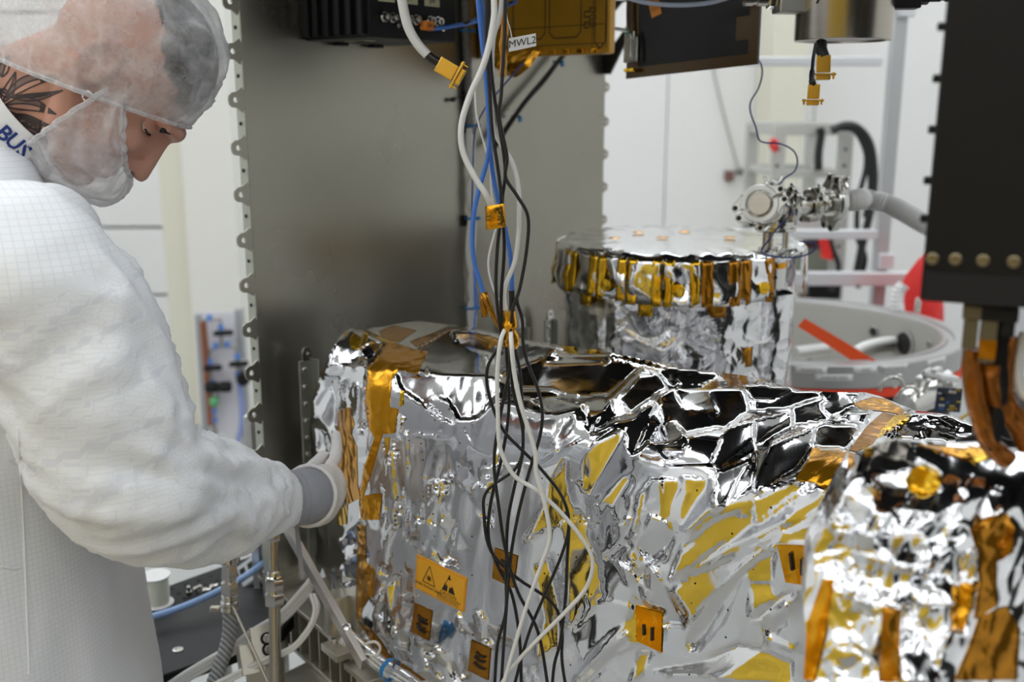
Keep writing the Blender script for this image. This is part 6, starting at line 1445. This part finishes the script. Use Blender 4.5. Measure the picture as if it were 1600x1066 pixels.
# ================================================================ foreground blanket on the right
OUT_B = [(1348, 703), (1372, 692), (1400, 685), (1443, 688), (1480, 692), (1530, 690), (1580, 700), (1640, 700), (1640, 1100), (1262, 1100), (1267, 1066), (1264, 1036), (1256, 957), (1261, 881), (1280, 843), (1295, 811), (1314, 780), (1335, 740)]
def base_b(PX, PY):
    x = (PX-1450)/150.0; top = np.clip((800-PY)/110.0, 0, 1.4)
    return .76 + .022*x*x + .055*top**1.8 - .00008*(PY-800)
def extra_b(PX, PY): return -(fbm(PX, PY, 60, 70, 21, 2, True)*.007 + fbm(PX+.4*PY, PY, 36, 110, 24, 2, True)*.003)
depthB = film(POLY_B, OUT_B, base_b, 1244, 1660, 676, 1110, (STEP/136)**2, extra_b)
fbk = thing('silver_foreground_blanket', 'crumpled silver blanket with yellow tape dot in the near right corner', 'film blanket', at(1400, 1066, .86) - UP*.05)
M['silver_near'] = foil_mat('silver_film_near', (.86, .86, .88), .10, vs=22, strength=.15, dist=.004, speck=False)
def skirt_b(v, P): return [P + V((.012, .05, -.02 if v.y < 760 else 0)), P + V((.03, .09, -.12 if v.y < 760 else 0))]
sheet(depthB, OUT_B, 3.9, skirt=skirt_b).build('film_blanket', M['silver_near'], fbk, smooth=50)
tp_ = lambda z, pts, m: tape('tape_strip', z, pts, M[m], depthB, fbk, .002, 5)
tape('tape_dot', '5', [(1010+102*math.cos(a), 645+88*math.sin(a)) for a in [2*math.pi*i/18 for i in range(18)]], M['kapton_yellow'], depthB, fbk, .002, 5)
tp_('6', [(310, 660), (400, 400), (470, 400), (410, 760), (350, 1000), (285, 1000)], 'kapton'); tp_('6', [(755, 560), (870, 580), (850, 1010), (745, 1010)], 'kapton_dark'); tp_('6', [(1210, 430), (1310, 420), (1300, 560), (1230, 720), (1200, 640)], 'kapton')
tp_('6', [(1290, 100), (1390, 25), (1500, 10), (1550, 90), (1540, 240), (1440, 300), (1440, 560), (1320, 640), (1350, 420), (1330, 220)], 'kapton_dark'); tp_('6', [(1350, 620), (1500, 560), (1580, 700), (1560, 1000), (1200, 1005), (1290, 800)], 'kapton_dark')
tp_('5', [(640, 455), (700, 450), (700, 490), (650, 495)], 'kapton_yellow'); tp_('5', [(960, 432), (1240, 455), (1420, 440), (1420, 480), (1250, 520), (1180, 500)], 'kapton'); tp_('5', [(1220, 470), (1380, 450), (1440, 500), (1310, 545)], 'kapton_yellow')
# ================================================================ black box with connectors, near right
BY = .72; kb0 = at(1437, 469, BY); kbt = at(1472, 0, BY); nb = thing('black_box', 'large black box hanging in the near right corner with brass bolts', 'box', V((kb0.x+.1, BY+.1, kb0.z)))
fx_ = V((.914, -.405, 0)); fy_ = V((.405, .914, 0)); k0 = V((kb0.x, kb0.y, kb0.z))
MB().box(k0 + fx_*.15 + fy_*.11 + UP*.22, (.30, .22, .44), (fx_, fy_, UP)).build('housing', M['black'], nb, bevel=.002)
MB().box(k0 + fx_*.15 - fy_*.001 + UP*.0105, (.296, .002, .021), (fx_, fy_, UP)).build('bottom_strip', M['black_matt'], nb)
def onbox(px, py): return onplane(px, py, k0, fy_)
for px, py in ((1457, 404), (1493, 405), (1536, 407), (1584, 409)):
    MB().lathe([(.0042, -.0005), (.0042, .0016), (.003, .0022), (.002, .0010), (.0001, .0010)], onbox(px, py), -fy_, 18, cap=False).build('brass_bolt', mat('aged_brass', (.27, .22, .13), .35, .8), nb)
for py in (40, 122, 203, 284, 345): 
    z_ = onbox(1460, py).z; MB().lathe([(.003, 0), (.003, .004), (.002, .005)], V((k0.x, k0.y, z_)) + fy_*.012 , -fx_, 10).build('side_screw', M['black'], nb)
M['olive'] = mat('olive_connector', (.12, .10, .055), .45, .3); M['wrap'] = foil_mat('amber_wrapped_cable', (.30, .10, .012), .2, metal=.6, vs=70, strength=.9, dist=.004, speck=False)
for k, (x0, x1, y1, m, lab_) in enumerate(((1508, 1532, 550, 'olive', 'olive connector shell under the black box, nearest its left corner'), (1536, 1563, 572, 'olive', 'tallest olive connector shell under the black box'), (1568, 1590, 530, 'black', 'black connector shell under the black box, right of the olive ones'))):
    p0 = onbox(x0, 486); p1 = onbox(x1, 486); zb2 = onbox((x0+x1)/2, y1).z; c = (p0+p1)/2; zt_ = k0.z-.0015
    t = thing('connector_shell', lab_, 'connector', V((c.x, c.y, zb2))); w_ = (p1-p0).length
    MB().box(V((c.x, c.y, (zb2+zt_)/2)) + fy_*.022, (w_, .030, zt_-zb2), (fx_, fy_, UP)).build('shell', M[m], t, bevel=.001)
    MB().box(V((c.x, c.y, zt_-.006)) + fy_*.022, (w_+.003, .034, .010), (fx_, fy_, UP)).build('collar', M['black'] if k else M['olive'], t, bevel=.001)
    if k == 1: MB().box(V((c.x, c.y, zb2+.010)) + fy_*.022, (w_*1.02, .031, .014), (fx_, fy_, UP)).build('tape_band', M['kapton_dark'], t)
for lab_, pix, r, m in (('amber wrapped cable from the connector nearest the box corner', [(1521, 545), (1519, 580), (1524, 620), (1532, 650), (1545, 690), (1575, 720)], .0075, 'wrap'), ('amber wrapped cable from the tallest connector, curving right', [(1551, 568), (1549, 596), (1556, 625), (1572, 645), (1590, 668), (1605, 700)], .0070, 'wrap'), ('amber wrapped cable bowing right under the black connector', [(1578, 526), (1573, 560), (1570, 600), (1576, 630), (1592, 650), (1620, 660)], .0060, 'wrap'), ('white and blue cable at the very right edge under the black box', [(1600, 520), (1592, 560), (1590, 590), (1597, 615), (1615, 630)], .0035, 'white_cable'), ('dark cable hanging between the amber wrapped ones', [(1562, 480), (1562, 560), (1563, 600), (1556, 650), (1545, 700)], .007, 'black')):
    cab('wrapped_cable' if m == 'wrap' else 'cable', lab_, pix, .735, r, M[m], n=12)
for lab_, pix, c in (('thin yellow wire looping in the dark gap at right', [(1500, 655), (1512, 648), (1540, 636), (1562, 640), (1580, 650)], (.7, .5, .03)), ('thin red wire in the dark gap at right', [(1545, 632), (1552, 640), (1562, 648), (1575, 646)], (.45, .04, .03)), ('thin white wire in the dark gap at right', [(1560, 640), (1574, 648), (1588, 655)], (.7, .7, .7))):
    cab('thin_wire', lab_, pix, .80, .0012, mat('wire_colour', c, .4))
dkb = thing('dark_equipment', 'dark cabled equipment in the near right corner behind the blanket', 'equipment', at(1590, 900, .95))
MB().box(at(1615, 715, 1.02), (.12, .12, .11), (fx_, fy_, UP)).build('dark_block', M['black_matt'], dkb, bevel=.004)
for k in range(7):
    y0_ = 690+k*9; MB().tube(cable([(1500-k*4, y0_+6, .86), (1540, y0_-4+4*(k % 3), .83), (1580, y0_+8-6*(k % 2), .82), (1630, y0_+2*k, .81)], .83, 0)[0], .006, 10).build('wrapped_bundle', M['wrap'] if k % 3 else M['black'], dkb, smooth=60)
# ================================================================ background: rack, rails, hoses, wall fittings
M['rack'] = mat('rack_grey_paint', (.50, .50, .47), .5); M['rail'] = mat('satin_aluminium', (.72, .73, .76), .4, .4)
RK = 4.5
def fbar(mb, p, q, w_, d_): 
    p, q = V(p), V(q); a = (q-p); L_ = a.length; a = a.normalized(); y = V((0, 1, 0)); x = y.cross(a).normalized(); return mb.box((p+q)/2, (w_, d_, L_), (x, y, a))
rk = thing('equipment_rack', 'grey open equipment rack by the far wall', 'rack', V((at(1270, 450, RK).x, RK, 0)))
xl, xr = at(1217, 210, RK).x, at(1322, 210, RK).x
zt = at(1270, 196, RK).z
for x in (xl, xr):
    for yy in (0, .5): 
        po = MB().box((x, RK+yy, zt/2), (.055, .05, zt)).build('post', M['rack'], rk, bevel=.003)
    for k in range(8): MB().cyl((x-.006, RK-.0252, zt-.1-.07*k), (x-.006, RK-.0262, zt-.1-.07*k), .008, n=8).build('post_hole', M['ink'], rk)
for py, h in ((202, .05), (272, .032), (362, .03), (452, .03)):
    z = at(1270, py, RK).z; MB().box(((xl+xr)/2, RK, z), (xr-xl, .04, h)).build('cross_rail', M['rack'], rk, bevel=.003); MB().box(((xl+xr)/2, RK+.5, z), (xr-xl, .04, h)).build('cross_rail', M['rack'], rk, bevel=.003)
    for x in (xl, xr): MB().box((x, RK+.25, z), (.035, .46, h)).build('side_rail', M['rack'], rk, bevel=.003)
z = at(1270, 340, RK).z; MB().box(((xl+xr)/2+.03, RK+.2, z), ((xr-xl)*.7, .35, .18)).build('rack_unit', M['alu_light'], rk, bevel=.004)
MB().box((xl+.21, RK+.12, .6), (.07, .08, 1.2)).build('inner_post', mat('dark_red_post', (.16, .06, .055), .5), rk)
z = at(1300, 420, RK).z; MB().box((xr-.11, RK+.12, z), (.16, .2, .16)).build('rack_unit', mat('green_grey_unit', (.25, .28, .22), .5), rk, bevel=.004)
MB().box((xr-.06, RK+.05, at(1310, 452, RK).z), (.14, .2, .07)).build('rack_unit', M['black'], rk, bevel=.004)
hn = tag(MB().tube(cable([(1281, 200), (1283, 212), (1279, 240), (1279, 266)], RK-.05, 0)[0], .018, 8).build('black_strap', M['rubber'], smooth=60), 'thick black strap hanging inside the grey rack', 'strap')
tag(MB().tube(cable([(1208, 232), (1204, 226), (1208, 219), (1213, 224), (1211, 234), (1208, 237)], RK-.06, 0)[0], .009, 8).build('red_ring', M['red'], smooth=60), 'small red ring hanging on the left rack post', 'ring')
for lab_, pix, r in (('thick black hose arching from the rack top down, outermost', [(1300, 204), (1320, 196), (1340, 200), (1358, 222), (1365, 256), (1365, 300), (1358, 340), (1348, 380), (1338, 430)], .018), ('black hose arching beside the outermost one', [(1306, 200), (1330, 197), (1350, 215), (1359, 250), (1360, 300), (1352, 340)], .014), ('inner black hose from the rack top, curving back under', [(1312, 200), (1336, 205), (1352, 235), (1353, 262), (1346, 292), (1340, 320), (1340, 370), (1352, 405), (1340, 450)], .012), ('black cable bending across the lower rack', [(1296, 372), (1302, 392), (1310, 414), (1306, 440), (1298, 455)], .012)):
    cab('black_hose', lab_, pix, RK-.12, r, M['rubber'], 'hose')
cab('red_hose', 'short red hose hanging inside the lower rack', [(1292, 360), (1290, 375), (1293, 396), (1291, 404)], RK-.10, .03, M['red'], 'hose')
# aluminium safety frame
FR = 3.4
fr = thing('safety_railing', 'aluminium post and rails of a safety railing behind the ring', 'railing', V((at(1385, 300, FR).x, FR, 0)))
px_ = at(1390, 220, FR).x
MB().box((px_, FR, 1.35), (.042, .042, 2.7)).build('post', mat('post_alu', (.50, .51, .52), .45, .5), fr, bevel=.003)
def railf(px0, px1, py, h, dep): 
    a = at(px0, py, FR); c = at(px1, py, FR); MB().box(((a.x+c.x)/2, FR-dep, (a.z+c.z)/2), (abs(c.x-a.x), .04, h)).build('rail', M['rail'], fr, bevel=.004)
railf(1150, 1376, 96, .028, 0); railf(1100, 1370, 366, .030, 0); railf(1080, 1600, 432, .045, .042)
for zz in (.5, 1.1, 1.9): MB().box((px_+.01, FR-.03, zz), (.05, .02, .05)).build('bracket_plate', M['rail'], fr, bevel=.003)
b = MB(); b.box((at(1100, 432, FR).x, FR-.042, .55), (.045, .045, 1.1)); b.build('post', M['rail'], fr)
b = MB(); b.box((at(1590, 432, FR).x, FR-.042, .55), (.045, .045, 1.1)); b.build('post', M['rail'], fr)
# red sheet draped behind the black box, white tube
rt = at(1436, 430, 3.18); b = MB(); vs = []; prof = [(.004, 393, 1443), (.03, 405, 1440), (.055, 430, 1433), (.07, 455, 1428), (.08, 478, 1424), (.09, 520, 1420), (.10, 600, 1416)]
for r, py, px in prof:
    c = at(px+10, py, 3.18)
    for i in range(20): a = 2*math.pi*i/20; rr = r*(1+.18*math.sin(a*4)); vs.append((c.x+rr*math.cos(a), c.y+rr*math.sin(a)*.6, c.z))
c = at(1426, 760, 3.18)
for i in range(20): a = 2*math.pi*i/20; vs.append((c.x+.11*math.cos(a), c.y+.07*math.sin(a), 0))
b.add(vs, [(k*20+i, k*20+(i+1) % 20, (k+1)*20+(i+1) % 20, (k+1)*20+i) for k in range(len(prof)) for i in range(20)]); tag(b.build('red_cover', M['red'], smooth=50), 'pointed red fabric cover behind the large black box', 'cover')
pth = cable([(1412, 445), (1404, 455), (1402, 475), (1406, 500), (1410, 560)], 3.04, 0, sub=14)[0]; tag(MB().tube(pth, 0, 12, rad=[.018+.003*math.sin(i*1.4) for i in range(len(pth))]).build('corrugated_tube', M['white_paint'], smooth=70), 'white corrugated tube beside the red cover', 'tube')
# sockets and cord on the wall
wy = Y1 + .0195
def wallbox(name, lab_, cat, x0, y0, x1, y1, m, d_=.05):
    a = at(x0, y0, wy-d_); c = at(x1, y1, wy-d_); t = thing(name, lab_, cat, V(((a.x+c.x)/2, wy, (a.z+c.z)/2)))
    MB().box(((a.x+c.x)/2, wy-d_/2, (a.z+c.z)/2), (c.x-a.x, d_, a.z-c.z)).build('casing', m, t, bevel=.006); MB().box(((a.x+c.x)/2, wy-d_-.002, (a.z+c.z)/2), ((c.x-a.x)*.7, .006, (a.z-c.z)*.7)).build('cover_plate', m, t, bevel=.002)
wallbox('wall_socket', 'brown socket box on the far white wall', 'socket', 1134, 267, 1147, 283, mat('brown_box', (.20, .10, .085), .5)); wallbox('wall_switch', 'small dark switch right of the brown wall socket', 'switch', 1150, 266, 1156, 272, mat('dark_switch', (.12, .12, .13), .5), .03); wallbox('wall_switch', 'upper small switch on the far wall beside the socket', 'switch', 1158, 265, 1163, 272, mat('dark_switch', (.16, .16, .17), .5), .03); wallbox('wall_plate', 'narrow grey plate on the far wall right of the brown socket', 'plate', 1167, 264, 1175, 291, mat('grey_plate', (.36, .30, .31), .5), .03)
cab('wall_cable', 'thin grey cord slanting down the far white wall to the socket', [(1112, 90), (1118, 125), (1130, 175), (1143, 225), (1154, 266)], wy-.02, .0055, mat('grey_cord', (.42, .42, .40), .5), 'cord')
# ================================================================ gas panel on the left, in front of the pillar
GP = 4.55
gp = thing('gas_panel', 'white gas distribution panel with pipes and valves by the pillar', 'gas panel', V((at(345, 600, GP).x, GP, 0)))
def g(px, py, o=0.0): return at(px, py, GP-o)
a = g(309, 489); c = g(372, 489); zb3 = g(340, 678).z; zt3 = g(340, 488).z
MB().box(((a.x+c.x)/2, GP+.012, (zb3+zt3)/2), (c.x-a.x, .012, zt3-zb3)).build('board', mat('lilac_white_board', (.74, .73, .78), .5), gp)
for x, pyt in ((a.x, 491), (c.x, 484)): MB().box((x, GP+.02, g(340, pyt).z/2), (.03, .05, g(340, pyt).z)).build('upright', mat('upright_grey', (.40, .41, .43), .45, .4), gp, bevel=.003)
def zq(X, Y): return 300+X/4.267, 470+Y/4.267
cop = mat('copper_pipe', (.34, .13, .07), .35, .6); grp = mat('steel_pipe', (.30, .30, .29), .35, .7); blu = mat('blue_collar', (.10, .25, .65), .4)
def gpipe(pts, r, m): MB().tube([g(*zq(*p), .05) for p in pts], r, 8).build('pipe', m, gp, smooth=50)
gpipe([(72, 140), (95, 420), (108, 600), (128, 830)], .016, cop)
gpipe([(72, 190), (74, 136), (115, 128), (188, 124), (192, 180), (196, 300)], .008, grp); gpipe([(118, 400), (114, 345), (160, 305), (198, 302), (238, 302), (290, 306), (300, 360), (304, 490)], .008, grp); gpipe([(118, 390), (128, 560), (140, 760), (155, 900)], .010, grp); gpipe([(180, 590), (160, 700), (150, 740)], .007, grp)
for X, Y in ((115, 115), (75, 188), (192, 178), (158, 300), (236, 292), (122, 405), (135, 545), (302, 372), (306, 492), (148, 735), (150, 795)):
    p = g(*zq(X, Y), .05); MB().lathe([(.010, -.014), (.013, -.010), (.013, .010), (.010, .014)], p, V((.05, 0, 1)), 12).build('blue_collar', blu, gp)
for X, Y, w_ in ((210, 215, .085), (140, 448, .08), (312, 421, .085)):
    p = g(*zq(X, Y), .075); MB().box(p, (w_, .03, .022), (V((.99, 0, .06)), V((0, 1, 0)), V((-.06, 0, .99)))).build('valve_lever', M['black'], gp, bevel=.004); MB().cyl(p, p + V((0, .05, 0)), .014).build('valve_stem', M['steel'], gp)
p = g(*zq(180, 575), .07); MB().lathe([(.02, -.06), (.026, -.05), (.026, -.01), (.02, -.008), (.02, .008), (.026, .01), (.026, .05), (.018, .055)], p, V((1, 0, .03)), 14).build('black_regulator', M['black'], gp)
p = g(*zq(340, 520), .07); MB().lathe([(.018, -.03), (.03, -.022), (.032, 0), (.03, .02), (.02, .026)], p, V((.3, -1, 0)), 16).build('black_knob', M['black'], gp)
p = g(*zq(148, 672), .07); MB().lathe([(.016, -.02), (.022, -.012), (.022, .012), (.016, .02)], p, UP, 12).build('green_fitting', mat('green_fitting', (.12, .42, .18), .4), gp)
MB().tube(cable([zq(316, 520), zq(322, 600), zq(334, 740), zq(328, 840), zq(300, 960), zq(270, 1050)], GP-.06, 0)[0], .012, 8).build('blue_tube', mat('blue_grey_tube', (.25, .32, .62), .4), gp, smooth=60)
